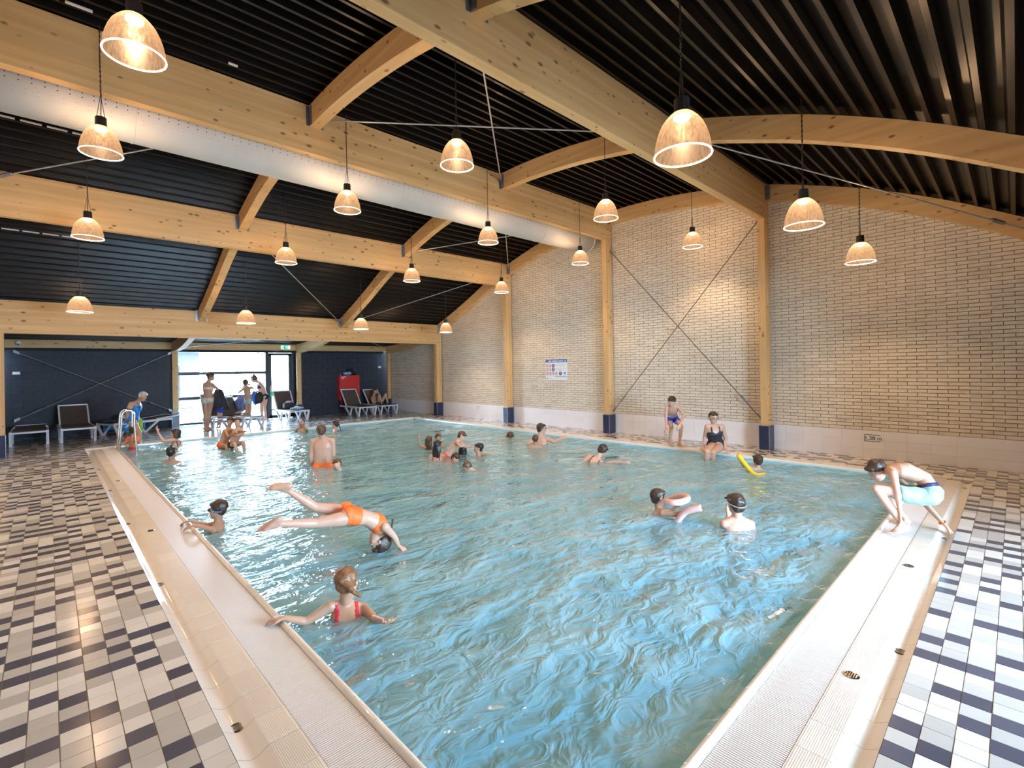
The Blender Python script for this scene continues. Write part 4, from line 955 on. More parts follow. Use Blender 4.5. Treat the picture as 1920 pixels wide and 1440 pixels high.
def garment(Fg, name, m, fn, off=.004, label=None, wob=0.0):
    classify(Fg); L = Fg.lab; tor, ua, fa, th, shn = (L == 0), (L == 1), (L == 2), (L == 3), (L == 4)
    keep = fn(tor, th, Fg.T, Fg.fr, Fg.lt, ua)
    fs = [f for f in Fg.faces if all(keep[i] for i in f)]
    if not fs: return None
    used = sorted({i for f in fs for i in f}); ix = {v: j for j, v in enumerate(used)}; U = np.array(used)
    o = off+(np.array([wob*mnoise.noise(Vector(Fg.V[i])*16) for i in used]) if wob else 0)
    O = Fg.V[U]+Fg.N[U]*np.reshape(o, (-1, 1) if wob else ()) if wob else Fg.V[U]+Fg.N[U]*off
    fs2 = [tuple(ix[i] for i in f) for f in fs]; cnt = {}
    for f in fs2:
        for a, b in zip(f, f[1:]+f[:1]): cnt[(a, b)] = 1
    edge = [(a, b) for (a, b) in cnt if (b, a) not in cnt]; In = Fg.V[U]-Fg.N[U]*.004; mb = MB(); nO = len(O); eb = sorted({v for e in edge for v in e}); em = {v: nO+j for j, v in enumerate(eb)}
    mb.add(list(O)+[In[v] for v in eb], fs2+[(b, a, em[a], em[b]) for a, b in edge])
    me = mb.mesh(name, True); ob = sub(Fg, link(name, me, m, None))
    sm = ob.modifiers.new('smooth', 'SMOOTH'); sm.iterations = 5; sm.factor = .4
    if label: ob['label'] = label
    return ob
trunks = lambda a=.26, b=.55: (lambda tor, th, T, fr, lt, ua: (tor & (T < a)) | (th & (T < b)))
briefs = lambda a=.22: (lambda tor, th, T, fr, lt, ua: (tor & (T < a) & ((np.abs(lt) < .10) | (T > .08))) | (th & (T < .10)))
band = lambda a=.62, b=.80: (lambda tor, th, T, fr, lt, ua: tor & (T > a) & (T < b))
def suit(top=.80, back=.66): return lambda tor, th, T, fr, lt, ua: (tor & (T < np.where(fr > 0, top-.9*np.maximum(0, .05-np.abs(lt)), back))) | (tor & (T > .6) & (T < .97) & (np.abs(np.abs(lt)-.075) < .017)) | (th & (T < .08))
def part(Fg, name, mb, m, smooth=True, label=None):
    o = sub(Fg, mb.build(name, m, None, smooth)); 
    if label: o['label'] = label
    return o
UPI, RTI, FWI = CAM_M[2], CAM_M[0], CAM_M[1]      # image up / right / away as world directions
def pts(D, **q): return {a: at(v[0], v[1], D+(v[2] if len(v) > 2 else 0)) for a, v in q.items()}

# --- diver in orange bikini, in mid air
D = 4.2
J = pts(D, head=(710, 1014, .26), nb=(717, 993, .24), chest=(707, 980, .20), waist=(684, 970, .13), pel=(658, 966, .06), shR=(722, 988, .12), shL=(713, 984, .36), elR=(739, 1006, .20), wrR=(747, 1024, .29), elL=(733, 1004, .40), wrL=(748, 1022, .46),
        hipR=(651, 971, -.02), hipL=(646, 960, .14), knR=(594, 981, -.16), anR=(523, 982, -.35), knL=(592, 951, .02), anL=(538, 918, -.12))
J.update(S=1.45, look=nrm(-RTI*.9-FWI*.35-UPI*.25), hup=nrm(-UPI+RTI*.15), handR=nrm(RTI*.8-UPI*.45+FWI*.2), handL=nrm(RTI*.8-UPI*.4+FWI*.3), palmR=-UPI, palmL=-UPI, footR=nrm(-RTI*.75-UPI*.55-FWI*.1), footL=nrm(-RTI*.95-UPI*.15-FWI*.1), curlR=.15, curlL=.15)
g = figure(J, 'girl in an orange bikini diving flat over the water, hands first', 'fair', True, .86, .0075, .88, hair='dark', cut='tail', curl=.2)
garment(g, 'bikini_bottom', FB['orange'], lambda tor, th, T, fr, lt, ua: (tor & (T < .24)) | (th & (T < .05)), .004)
garment(g, 'bikini_top', FB['orange'], lambda tor, th, T, fr, lt, ua: (tor & (T > .60) & (T < .78)) | (tor & (T >= .78) & (T < .96) & (np.abs(np.abs(lt)-.07) < .022)), .004)
# --- girl holding the pool edge, seen from behind
hd = at(651, 1095, 3.34); fc = nrm(FWI*.95+RTI*.25)
J = rig(hd, fc, 1.42, dn=nrm(-UPI*.8-FWI*.45+RTI*.22), nb=at(648, 1134, 3.36), elL=at(574, 1166, 3.22), wrL=at(534, 1158, 3.16), handL=nrm(-RTI-UPI*.1), palmL=-UPI, curlL=.9, shL=at(619, 1137, 3.30), shR=at(680, 1140, 3.40), elR=at(702, 1160, 3.25), wrR=at(722, 1165, 3.05), look=nrm(FWI*.98-RTI*.05-UPI*.1))
g = figure(J, 'girl in a red and pink swimsuit holding the left pool edge, back turned', 'tan', True, .9, .0075, .9, hair=None, faceparts=False)
g.tailv = nrm(RTI*.75-UPI*.55-FWI*.15); hairdo(g, 'auburn', 'tailside', .009)
garment(g, 'swimsuit', FB['pink'], lambda tor, th, T, fr, lt, ua: (tor & (T < .26)) | (tor & (T > .40) & (T < .66)) | (th & (T < .06)) | (tor & (T > .36) & (T < .42) & (fr > 0)), .005)
garment(g, 'shoulder_strap', FB['red'], lambda tor, th, T, fr, lt, ua: tor & (T > .62) & (T < .97) & (np.abs(np.abs(lt)-.08) < .02), .005, 'red shoulder straps')
# --- boy with swimming goggles at the edge
J = rig(at(407.5, 955, 5.2), nrm(-RTI*.95-FWI*.25), 1.32, dn=(0, 0, -1), elL=at(388, 990, 5.05), wrL=at(364, 985, 5.0), elR=at(385, 985, 5.25), wrR=at(357, 976, 5.2), handL=nrm(-RTI*.9-UPI*.25), handR=nrm(-RTI*.9-UPI*.25), palmL=-UPI, palmR=-UPI, curlL=.9, curlR=.9)
g = figure(J, 'boy with dark swimming goggles and a blue strap holding the left pool edge', 'tan', False, .88, .009, .9, hair='dark', faceparts=True)
garment(g, 'swim_shorts', FB['navy'], trunks(), .01)
u, f, l = g.ul
for s in (1, -1): part(g, 'goggle_lens', MB().ell(g.g(s*.150, .345, .03), l*.125*g.hh, f*.075*g.hh, u*.085*g.hh, 12, 8), M['black'])
part(g, 'goggle_strap', MB().tube([g.g(.39*math.sin(a), .02+.40*math.cos(a)-.02, .035-.07*(1-math.cos(a))) for a in np.linspace(1.0, 2*PI-1.0, 26)], .028*g.hh, 6), mat('blue_rubber', (.03, .30, .75), .4), label='bright blue goggle strap')
# --- man standing waist deep, back turned
J = rig(at(602.5, 808, 8.5), nrm(FWI-RTI*.15), 1.76, **pts(8.55, nb=(604.5, 822), chest=(605, 838), waist=(605.5, 858), pel=(606, 875), shL=(587.5, 828), shR=(623, 827), elL=(583, 855, -.02), wrL=(585.5, 874, .05), elR=(625.5, 853, .02), wrR=(622, 866, .22)), look=nrm(FWI*.8-RTI*.4-UPI*.25))
g = figure(J, 'man with cropped hair standing waist deep with his back turned', 'fair', False, 1.0, .011, 1.0, hair='short', cut='crop', faceparts=False)
garment(g, 'swim_shorts', FB['orange'], trunks(.22, .5), .01, 'orange swim shorts')
def swimmer(px, py, D, face, S, label, skin='fair', hair='dark', cut='short', female=False, dn=(0, 0, -1), ldn=None, suitm=None, look=None, fine=False, vox=.014, fp=True, build=.92, **over):
    J = rig(at(px, py, D), face, S, dn=dn, ldn=ldn, look=look, **over)
    g = figure(J, label, skin, female, build, vox, .92, fine=fine, hair=hair, cut=cut, faceparts=fp)
    if suitm: garment(g, 'swimsuit' if female else 'swim_shorts', FB[suitm], suit() if female else trunks(.24, .5), .006)
    return g
IM = lambda r, u_, a: nrm(RTI*r+UPI*u_+FWI*a)
swimmer(632, 871, 8.15, IM(.5, 0, -.8), 1.15, 'child with only the wet brown hair above water, beside the standing man', hair='brown', dn=IM(.35, -1, .1), look=IM(.3, -1, -.3), suitm='navy', fp=False)
# --- two boys hugging in the shallow water
Dr = 10.55
J = pts(Dr, head=(446, 791), nb=(446, 804), chest=(444, 813), waist=(440, 825), pel=(437, 835), shR=(440.5, 807, -.05), shL=(453, 806, .05), elR=(445, 818, -.22), wrR=(455, 812, -.22), elL=(457, 817, -.05), wrL=(447, 817, -.2), hipR=(433, 835, -.03), hipL=(440, 835, .05), knR=(440, 832, -.36), knL=(456, 829, -.28), anR=(446, 852, -.34), anL=(459, 850, -.2))
J.update(S=1.34, look=IM(.45, -.08, -.9), hup=IM(.1, 1, 0), footR=IM(.6, -.2, -.6), footL=IM(.8, -.2, -.4))
g = figure(J, 'boy sitting in the shallow water with his arms crossed, hugged from behind', 'fair', False, .86, .011, .88, hair='short'); garment(g, 'swim_shorts', FB['black'], trunks(.24, .4), .008)
J = pts(Dr+.22, head=(431.5, 791), nb=(429, 804), chest=(426, 813), waist=(421, 826), pel=(417, 836), shR=(422, 807, -.05), shL=(436, 806, -.02), elR=(428, 819, -.22), wrR=(440, 813, -.38), elL=(447, 808, -.18), wrL=(456, 809, -.40), hipR=(413, 836, -.03), hipL=(421, 836, .05), knR=(424, 836, -.34), knL=(433, 835, -.1), anR=(428, 852, -.3), anL=(440, 852, -.1))
J.update(S=1.34, look=IM(.45, -.05, -.9), hup=IM(.15, 1, 0), footR=IM(.8, -.2, -.5), footL=IM(.9, -.2, -.3))
g = figure(J, 'boy in orange swim shorts hugging another boy from behind in shallow water', 'tan', False, .86, .011, .88, hair='dark'); garment(g, 'swim_shorts', FB['orange'], trunks(.26, .42), .008)
swimmer(322, 848, 9.1, IM(-.15, 0, 1), 1.70, 'man with short black hair, neck deep, seen from behind at left', 'olive', 'black', 'crop', fp=False, build=1.0, suitm='black')
swimmer(329, 813, 11.2, IM(-1, .1, -.1), 1.60, 'woman with dark bobbed hair raising one hand, facing left', 'fair', 'dark', 'bob', True, suitm='black', elL=at(306, 827, 10.95), wrL=at(296.5, 811, 10.9), handL=IM(-.35, 1, 0), shL=at(326, 825, 11.05), vox=.012)
# --- small child with arm floats
J = rig(at(249, 808, 10.8), IM(-.15, 0, 1), 1.02, elL=at(237, 829, 10.8), wrL=at(230, 833, 10.7), elR=at(256, 828, 10.75), wrR=at(252, 834, 10.65), shL=at(243, 820, 10.8), shR=at(254.5, 819.5, 10.8))
g = figure(J, 'small child with orange arm floats and red shorts by the ladder', 'tan', False, .98, .012, 1.0, hair='dark', faceparts=False); garment(g, 'swim_shorts', FB['red'], trunks(.30, .5), .01)
for q, e in (('L', 1.0), ('R', .9)):
    a, b = J['sh'+q], J['el'+q]; d = nrm(b-a); c = a*.45+b*.55
    for s in (-.045, 0, .045): part(g, 'arm_float', MB().ell(c+d*s*1.0, d*.045, np.cross(d, UPI)*.085, np.cross(d, np.cross(d, UPI))*.085, 14, 10), FB['orange'], label='inflated orange arm float')
# --- elderly woman at the ladder
J = pts(11.6, head=(268, 744), nb=(256.5, 754), chest=(254, 764), waist=(250.5, 777), pel=(249, 788), shR=(245.5, 757, -.14), shL=(256, 756, .16), elR=(238.5, 771, -.2), wrR=(236.5, 785, -.12), elL=(250, 773, .2), wrL=(243, 786, .1), hipR=(246.5, 789, -.08), hipL=(251.5, 789, .08), knR=(261, 812, -.1), knL=(255, 812, .1), anR=(261.5, 830.5, -.2), anL=(252, 827, .12))
J.update(S=1.62, look=IM(.9, -.45, -.25), hup=IM(.35, .95, 0), footR=IM(.9, 0, -.3), footL=IM(.9, 0, -.3))
g = figure(J, 'elderly white haired woman in a blue swimsuit bending forward at the ladder', 'tan', True, 1.12, .012, 1.05, hair='white'); garment(g, 'swimsuit', FB['teal'], suit(.84, .72), .007)
# --- woman in a white bikini standing before the window
J = pts(13.85, head=(396, 707), nb=(390, 717), chest=(390.5, 727), waist=(389.5, 739), pel=(389.5, 750), shL=(383.5, 721, -.05), shR=(398, 721, .05), elR=(408, 730, .15), wrR=(409.5, 728, .3), elL=(386, 735, .1), wrL=(396, 738, .25), hipL=(385.5, 752), hipR=(394, 752), knL=(386, 777), knR=(392.5, 776, .05), anL=(384.5, 801.5), anR=(389.5, 800.5, .08))
J.update(S=1.64, look=IM(.85, 0, .4), hup=IM(.15, 1, 0), footL=IM(.75, 0, .5), footR=IM(.9, 0, .2))
g = figure(J, 'woman in a white bikini standing barefoot before the bright window', 'tan', True, .98, .012, 1.0, hair='brown', cut='bun')
garment(g, 'bikini_bottom', FB['white'], briefs(.2), .005); garment(g, 'bikini_top', FB['white'], band(.62, .74), .005)
# --- child under a dark towel
J = pts(14.15, head=(409, 737), nb=(409.5, 744), chest=(410.5, 750), waist=(412, 758), pel=(413, 765), shL=(406.5, 746), shR=(413, 746), elL=(405, 754), elR=(416, 754), wrL=(407, 761, -.1), wrR=(416, 762, -.1), hipL=(411, 766), hipR=(415, 766), knL=(409.5, 783, -.05), knR=(414.5, 783, -.03), anL=(408, 800), anR=(412.5, 799, .06))
J.update(S=1.15, look=IM(.3, -.3, -.9), hup=IM(0, 1, 0), footL=IM(.2, 0, -1), footR=IM(.5, 0, -.8))
g = figure(J, 'child wrapped in a dark towel standing before the woman in the white bikini', 'fair', False, .9, .013, .9, hair='brown', fine=False); garment(g, 'swim_shorts', FB['blue'], trunks(.26, .5), .012)
tw_ = MB(); prof_ = [(.02, .12), (.085, .09), (.115, .0), (.115, -.10), (.165, -.22), (.185, -.35), (.20, -.46)]; vs = []; hc = J['head']; n_ = 20
for i, (r, z) in enumerate(prof_):
    dx = RTI*(.012*i)
    for q in range(n_):
        a = 2*PI*q/n_; rr = r*(1+.10*math.sin(5*a+i*.3)*(i > 2)); vs.append(hc+dx+np.array([rr*math.cos(a), rr*math.sin(a)*.9, z+.03*math.sin(3*a)*(i > 5)]))
tw_.add(vs, [(i*n_+q, i*n_+(q+1) % n_, (i+1)*n_+(q+1) % n_, (i+1)*n_+q) for i in range(len(prof_)-1) for q in range(n_)]+[tuple(range(n_))])
o = tw_.build('hooded_towel', mat('charcoal_towel', (.028, .026, .034), .9, var=.3, bump=.5), None, True, fix=False); md = o.modifiers.new('thickness', 'SOLIDIFY'); md.thickness = .01; tag(o, 'charcoal towel draped over the head and shoulders of a child by the window', 'towel')
# --- child kneeling on a lounger
J = pts(14.6, head=(461, 718), nb=(463, 726), chest=(463.5, 733), waist=(464.5, 743), pel=(465.5, 753), shL=(457, 729, -.03), shR=(469, 727, .03), elL=(447, 736, .05), wrL=(455, 727, .2), elR=(476, 729, .1), wrR=(468, 722, .22), hipL=(462.5, 754), hipR=(468.5, 754), knL=(462.5, 775), knR=(468.5, 776, .05), anL=(450, 774.5, -.12), anR=(459, 778, -.2))
J.update(S=1.36, look=IM(0, -.1, 1), hup=IM(0, 1, .1), footL=IM(-.9, -.2, -.3), footR=IM(-.5, -.2, -.8))
g = figure(J, 'slim child in light blue swim briefs kneeling on a lounger before the window', 'tan', True, .84, .012, .86, hair='dark', faceparts=False); garment(g, 'swim_briefs', FB['light'], briefs(.22), .006)
# --- woman in a black bikini
J = pts(15.2, head=(476, 711), nb=(485, 717), chest=(489, 726), waist=(493, 735), pel=(496, 743), shL=(487, 719, -.15), shR=(492, 720, .15), elL=(496, 729, -.2), wrL=(484, 733, -.25), elR=(494, 731, .2), wrR=(482, 735, .1), hipL=(493.5, 744, -.06), hipR=(497.5, 744, .06), knL=(490, 763, -.08), knR=(496, 764, .08), anL=(492, 785, -.05), anR=(499, 784.5, .1))
J.update(S=1.62, look=IM(-.85, -.45, .1), hup=IM(-.4, .9, 0), footL=IM(-.9, 0, -.3), footR=IM(-.9, 0, -.1))
g = figure(J, 'woman in a black bikini bending over a dark bag beside the door', 'fair', True, .95, .012, .98, hair='dark', cut='topbun')
garment(g, 'bikini_bottom', FB['black'], briefs(.2), .005); garment(g, 'bikini_top', FB['navy'], band(.60, .78), .006)
o = lump('beach_bag', at(485.5, 747, 14.95), (.12, .10, .19), bagm, 'black beach bag held by the woman in the black bikini', 'bag', 11)
o = lump('towel', at(478, 746, 14.98), (.10, .08, .22), mat('cobalt_towel', (.04, .13, .48), .9, var=.3, bump=.5), 'cobalt blue towel hanging beside the black beach bag', 'towel', 12)
o = lump('towel', at(452, 757, 14.95), (.17, .15, .27), mat('blue_grey_towel', (.13, .17, .32), .9, var=.5, bump=.5, vscale=(12, 12, 12)), 'blue grey towel over the raised lounger back left of the kneeling child', 'towel', 13)
# --- person reclining on the far lounger
Dq = depth_of((9.1, 17.05, .4))
J = pts(Dq, head=(703.5, 734), nb=(700, 743), chest=(700, 749), waist=(704, 756), pel=(710.5, 761), shR=(697, 746, -.14), shL=(704, 744, .14), elR=(700, 756, -.22), wrR=(706, 753, -.2), elL=(706, 752, .2), wrL=(709, 742, .1), hipR=(710, 761, -.08), hipL=(712, 760, .08), knR=(711, 740, -.12), knL=(723, 739, .12), anR=(716, 757.5, -.16), anL=(727, 757.5, .14))
J.update(S=1.6, look=IM(.8, -.1, -.5), hup=IM(-.1, 1, 0), footR=IM(1, -.1, 0), footL=IM(1, -.1, 0))
g = figure(J, 'person in dark swimwear reclining with raised knees on the corner lounger', 'tan', False, .98, .013, .98, hair='short'); garment(g, 'swim_shorts', FB['black'], trunks(.3, .4), .012)
# --- swimmers toward the far end
swimmer(565.5, 793.5, 13.5, IM(.1, 0, -1), 1.6, 'swimmer rubbing the face with both hands near the far pool edge', 'tan', 'brown', 'crop', suitm='black', elL=at(575, 805, 13.3), wrL=at(568, 799, 13.2), elR=at(556, 806, 13.3), wrR=at(563, 799, 13.2))
swimmer(628, 796, 13.35, IM(-1, .05, -.1), 1.45, 'girl with a short dark ponytail facing left near the far pool edge', 'fair', 'dark', 'tail', True, suitm='navy')
swimmer(804.5, 826, 10.1, IM(.2, 0, 1), 1.35, 'child with wet brown hair raising the left arm, back turned', 'tan', 'brown', 'long', True, suitm='red', elL=at(787, 836, 10.05), wrL=at(785.5, 824, 10.0), handL=IM(0, 1, 0), shL=at(797.5, 839, 10.05), fp=False)
swimmer(821, 821.5, 10.3, IM(.35, 0, -.9), 1.3, 'child with short brown hair facing the camera behind the long haired girl', 'tan', 'short', suitm='navy')
swimmer(820.5, 836, 8.9, IM(.3, 0, 1), 1.42, 'girl with very long wet black hair seen from behind', 'fair', 'black', 'long', True, suitm='red', fp=False)
J = rig(at(866, 819, 9.2), IM(.8, -.3, -.35), 1.3, dn=IM(-.55, -.8, 0), look=IM(.75, -.6, -.3), nb=at(859, 827, 9.2), shR=at(856, 829, 9.1), shL=at(863, 829, 9.3), elR=at(863.5, 837, 8.95), wrR=at(873, 836, 8.95), elL=at(872, 838, 9.3), wrL=at(879, 838, 9.3), knR=at(834, 868, 9.0), knL=at(836, 868, 9.3), anR=at(826, 885, 9.1), anL=at(828, 885, 9.3))
g = figure(J, 'child leaning forward over another child with a bare light back', 'fair', False, .86, .012, .88, hair='short'); garment(g, 'swim_shorts', FB['red'], trunks(.24, .5), .008)
swimmer(868, 843, 9.45, IM(.1, 0, 1), 1.25, 'child with black hair in front of the leaning child, back turned', 'tan', 'black', 'bob', True, suitm='black', fp=False)
swimmer(896.5, 840.5, 9.28, IM(-1, 0, -.15), 1.35, 'boy with wet black hair facing left, one arm stretched to the right', 'tan', 'black', suitm='navy', elR=at(906, 853, 9.2), wrR=at(915, 851.5, 9.15), handR=IM(1, .05, 0))
swimmer(854, 860, 8.6, IM(.6, -.3, -.6), 1.2, 'child low in the water with only dark brown hair showing, middle of the group', 'tan', 'dark', dn=IM(-.6, -.8, .1), suitm='black', fp=False)
swimmer(876, 875.5, 7.9, IM(-.3, -.9, -.2), 1.3, 'swimmer with a wet brown head just above the water before the group', 'tan', 'brown', 'crop', dn=IM(.75, -.62, .2), ldn=IM(1, -.25, .15), suitm='black', look=IM(-.9, -.3, -.1), fp=False)
swimmer(956, 818, 11.4, IM(.85, 0, .5), 1.35, 'swimmer with brown hair alone near the middle of the brick wall', 'fair', 'brown', dn=IM(-.75, -.70, -.1), ldn=IM(-1, -.25, -.1), suitm='navy', look=IM(.9, .1, .4), fp=False)
J = rig(at(1016, 804, 10.55), IM(.65, 0, .75), 1.74, look=IM(.95, 0, .15), **pts(10.55, nb=(1013, 819), shL=(1000, 824, .05), shR=(1026, 823, -.05), elL=(991, 832), wrL=(986, 838), elR=(1040, 829, -.1), wrR=(1050, 823, -.1)), handR=IM(.8, .4, 0))
g = figure(J, 'man with dark hair and glasses facing right with one arm over the water', 'fair', False, 1.02, .012, 1.0, hair='dark'); garment(g, 'swim_shorts', FB['navy'], trunks(), .01)
u, f, l = g.ul
for s in (1, -1):
    part(g, 'spectacle_ring', MB().tube([g.g(s*.15+.085*math.cos(a), .36, .02+.065*math.sin(a)) for a in np.linspace(0, 2*PI, 14, endpoint=False)], .012*g.hh, 5, closed=True), M['black']); part(g, 'spectacle_arm', MB().tube([g.g(s*.235, .35, .03), g.g(s*.35, .0, .04)], .012*g.hh, 5), M['black'])
swimmer(1003.5, 823, 10.1, IM(-.1, 0, 1), 1.25, 'boy with cropped hair neck deep before the man with glasses', 'tan', 'short', 'crop', suitm='black', fp=False)
swimmer(1129.5, 845, 8.6, IM(.55, 0, .8), 1.6, 'woman with pinned up dark hair swimming toward the brick wall', 'fair', 'dark', 'bun', True, dn=IM(-.55, -.75, -.25), ldn=IM(-.75, -.45, -.35), suitm='black', look=IM(.7, .15, .65), elR=at(1150, 866, 8.4), wrR=at(1166, 867, 8.3), fp=False)
# --- bending boy in blue shorts on the edge
Db = depth_of((9.10, 4.80, 0))
J = pts(Db, head=(1259.5, 753.5, -.32), nb=(1261, 762, -.22), chest=(1260.5, 768, -.10), waist=(1259.5, 775, .02), pel=(1258.5, 782, .12), shR=(1250.5, 762, -.22), shL=(1271.5, 763, -.22), elR=(1248.8, 783, -.30), wrR=(1249.8, 805, -.36), elL=(1282.5, 778, -.30), wrL=(1275, 796, -.42), hipR=(1253.5, 783, .10), hipL=(1264, 783, .10), knR=(1259, 801, -.18), knL=(1277.5, 799, -.18), anR=(1256, 829, .0), anL=(1273.8, 831, .0))
J.update(S=1.40, look=IM(-.25, -.55, -.85), hup=IM(0, .85, -.5), handR=IM(-.05, -1, 0), handL=IM(-.45, -.85, -.1), palmR=IM(.3, 0, 1), palmL=IM(0, 0, 1), footR=IM(.1, -.1, -1), footL=IM(.45, -.1, -.9))
g = figure(J, 'boy in royal blue swim shorts bending forward on the pool edge', 'fair', False, .88, .0095, .9, hair='dark'); garment(g, 'swim_shorts', FB['blue'], trunks(.24, .55), .014, wob=.006)
part(g, 'wristband', MB().tube([J['wrR']+IM(1, 0, 0)*.028*math.cos(a)+IM(0, 0, 1)*.028*math.sin(a)+UPI*.02 for a in np.linspace(0, 2*PI, 14, endpoint=False)], .008, 6, closed=True), FB['orange'], label='orange wristband')
# --- seated woman in a dark floral swimsuit
Dw = 8.86
J = pts(Dw, head=(1338, 784), nb=(1338.7, 799), chest=(1339, 811, .02), waist=(1341, 824, .07), pel=(1342, 835, .10), shR=(1326.5, 800), shL=(1353, 800), elR=(1321.5, 820, .10), wrR=(1319, 838, .04), elL=(1360.5, 821, .10), wrL=(1359, 841, .02), hipR=(1336.5, 837, .05), hipL=(1349, 837, .05), knR=(1325, 846.5, -.36), knL=(1337, 849, -.38), anR=(1323, 876, -.30), anL=(1335, 880, -.30))
J.update(S=1.60, look=IM(.0, -.15, -1), hup=IM(0, 1, -.1), handR=IM(-.3, -.3, -.8), handL=IM(.1, -.3, -.9), palmR=-UPI, palmL=-UPI, footR=IM(0, -.6, -.8), footL=IM(0, -.6, -.8))
g = figure(J, 'woman with glasses in a dark floral swimsuit sitting on the pool edge', 'fair', True, 1.06, .010, 1.04, hair='dark'); garment(g, 'swimsuit', FB['floral'], suit(.78, .62), .006)
for s in (1, -1): part(g, 'spectacle_ring', MB().tube([g.g(s*.15+.085*math.cos(a), .37, .02+.06*math.sin(a)) for a in np.linspace(0, 2*PI, 14, endpoint=False)], .011*g.hh, 5, closed=True), M['black'])
# --- child with the yellow noodle
swimmer(1420, 863.5, 7.65, IM(-.05, 0, 1), 1.22, 'child with dark hair seen from behind holding a yellow noodle', 'fair', 'dark', suitm='black', fp=False, elL=at(1394, 873, 7.55), wrL=at(1387, 860, 7.5), handL=IM(-.2, 1, 0), shL=at(1411, 880, 7.65), fine=True, vox=.010)
nd = MB().tube([at(1384.5, 853, 7.44), at(1388, 859, 7.46), at(1396, 869, 7.5), at(1403, 878, 7.5), at(1410, 886, 7.4), at(1420, 892, 7.3), at(1434, 890, 7.35)], .034, 14).build('pool_noodle', mat('yellow_foam', (.85, .58, .03), .7), None, True); tag(nd, 'yellow foam pool noodle held up by a child near the brick wall', 'pool noodle')
# --- boy with the pink noodle
J = rig(at(1236, 933, 5.4), IM(.95, 0, .25), 1.32, look=IM(.95, .05, .05), nb=at(1236, 955, 5.42), shL=at(1231, 962, 5.55), shR=at(1243, 962, 5.3), elR=at(1268, 965, 5.2), wrR=at(1287, 957, 5.15), handR=IM(.95, .1, .1), palmR=-UPI, curlR=.8, elL=at(1258, 958, 5.6), wrL=at(1272, 948, 5.5))
g = figure(J, 'boy with dark hair facing right behind a looped pale pink noodle', 'tan', False, .88, .009, .9, hair='dark'); garment(g, 'swim_shorts', FB['black'], trunks(), .012)
def spline(ps):
    cr = []
    for i in range(len(ps)-1):
        p0, p1, p2, p3 = ps[max(0, i-1)], ps[i], ps[i+1], ps[min(len(ps)-1, i+2)]
        for s in (0, .33, .66): cr.append(.5*((2*p1)+(-p0+p2)*s+(2*p0-5*p1+4*p2-p3)*s*s+(-p0+3*p1-3*p2+p3)*s**3))
    return cr+[ps[-1]]
nm = mat('pale_pink_foam', (.72, .44, .42), .7)
for lab, q in (('straight pale pink foam noodle end gripped in the boy’s outstretched hand', ((1315, 952, 5.02), (1299, 955, 5.06), (1282, 962, 5.12), (1264, 985, 5.2), (1242, 1003, 5.4), (1222, 990, 5.6))), ('looped pale pink foam noodle before the dark haired boy’s mouth', ((1248, 941, 5.18), (1262, 942.5, 5.1), (1278, 941, 5.1), (1289, 936, 5.22), (1286, 931, 5.4), (1275, 930.5, 5.5), (1262, 934, 5.6), (1248, 943, 5.75), (1234, 958, 5.8), (1226, 978, 5.75)))):
    cr = spline([at(*w) for w in q]); nd = MB().tube(cr, .034, 14).build('pool_noodle', nm, None, True); tag(nd, lab, 'pool noodle', 'pink foam noodles')
    MB().tube([cr[0]-nrm(cr[1]-cr[0])*.0005, cr[0]-nrm(cr[1]-cr[0])*.0015], .010, 10).build('noodle_bore', M['black'], nd)
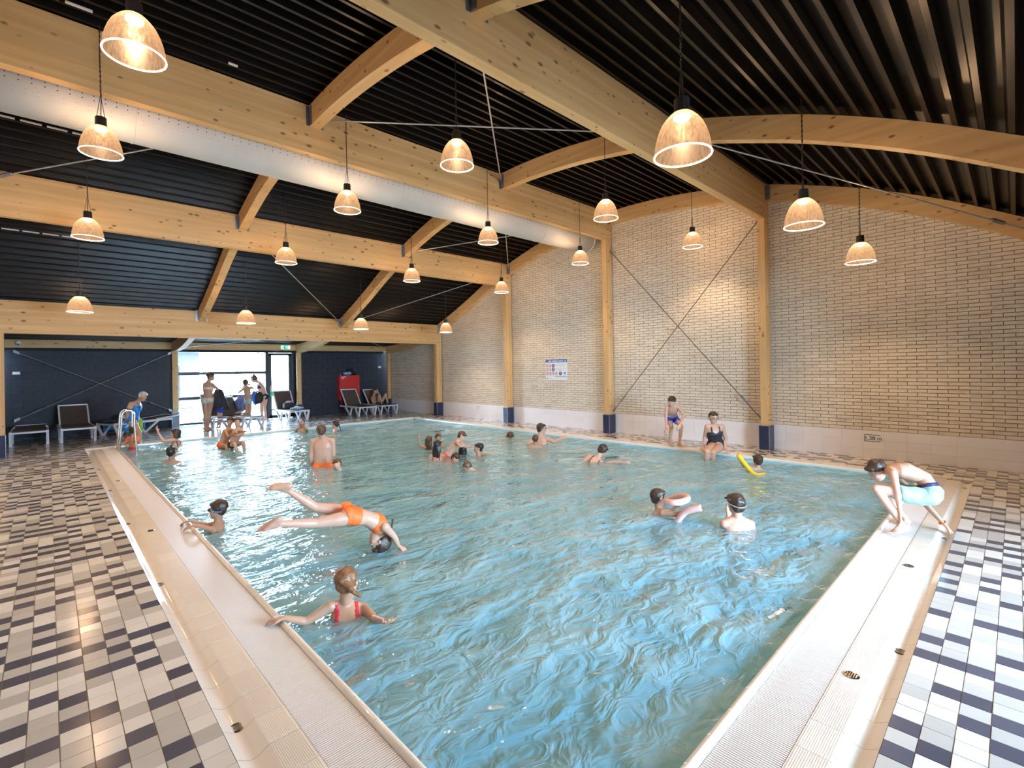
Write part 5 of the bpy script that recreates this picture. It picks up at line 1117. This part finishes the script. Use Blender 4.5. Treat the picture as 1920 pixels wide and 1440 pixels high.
# --- man with a cap strap, seen from behind
J = rig(at(1379, 945, 4.94), IM(-.1, 0, 1), 1.58, **pts(4.94, nb=(1382, 972), shL=(1358, 982), shR=(1407, 983), elL=(1356, 990, .22), wrL=(1366, 966, .24)), handL=IM(.1, 1, 0), look=IM(-.15, .03, 1))
g = figure(J, 'boy with brown hair and dark goggles on his head, back turned, shoulder deep', 'fair', False, .92, .009, .92, hair='dark', faceparts=False); garment(g, 'swim_shorts', FB['black'], trunks(.30, .6), .018, wob=.008)
part(g, 'goggle_strap', MB().tube([g.g(.385*math.sin(a), -.08+.44*math.cos(a), -.03+.22*(1+math.cos(a))*.5) for a in np.linspace(.35, 2*PI-.35, 26)], .03*g.hh, 6), M['edge'], label='grey goggle strap')
for s in (1, -1): part(g, 'goggle_lens', MB().ell(g.g(.30-.12*(s < 0), .30, .22), RTI*.06*g.hh, FWI*.05*g.hh, UPI*.05*g.hh, 10, 7), M['black'])
# --- squatting boy in pale blue shorts
Dq = 4.62
J = pts(Dq, head=(1644, 883, .24), nb=(1667, 881, .18), chest=(1697, 883, .14), waist=(1732, 897, .06), pel=(1745, 926, .0), shL=(1675, 888, .02), shR=(1668, 884, .36), elL=(1682, 921, -.06), wrL=(1687, 957, -.05), elR=(1735, 945, .22), wrR=(1770, 983, .02), hipL=(1737, 933, -.08), hipR=(1735, 929, .12), knL=(1643, 916, .03), anL=(1692, 984, -.04), knR=(1650, 912, .30), anR=(1697, 972, .26))
J.update(S=1.42, look=IM(-.75, -.65, .1), hup=IM(-.72, .72, .1), handL=IM(.05, -1, .05), palmL=IM(-.7, 0, .3), handR=IM(.55, -.7, -.2), palmR=IM(-.5, -.6, .2), footL=IM(-.95, -.08, -.05), footR=IM(-.6, -.1, -.4), curlR=.4, curlL=.3)
g = figure(J, 'boy in pale blue swim shorts squatting on the right pool edge', 'fair', False, .95, .007, .88, hair='dark', curl=.4)
garment(g, 'swim_shorts', FB['pale'], trunks(.20, .70), .018, wob=.014); garment(g, 'waistband', FB['navy'], lambda tor, th, T, fr, lt, ua: tor & (T >= .19) & (T < .26), .012, 'navy waistband')
part(g, 'wristband', MB().tube([J['wrR']-nrm(J['wrR']-J['elR'])*.02+IM(.8, .5, 0)*.026*math.cos(a)+IM(0, 0, 1)*.026*math.sin(a) for a in np.linspace(0, 2*PI, 14, endpoint=False)], .007, 6, closed=True), FB['orange'], label='orange wristband')
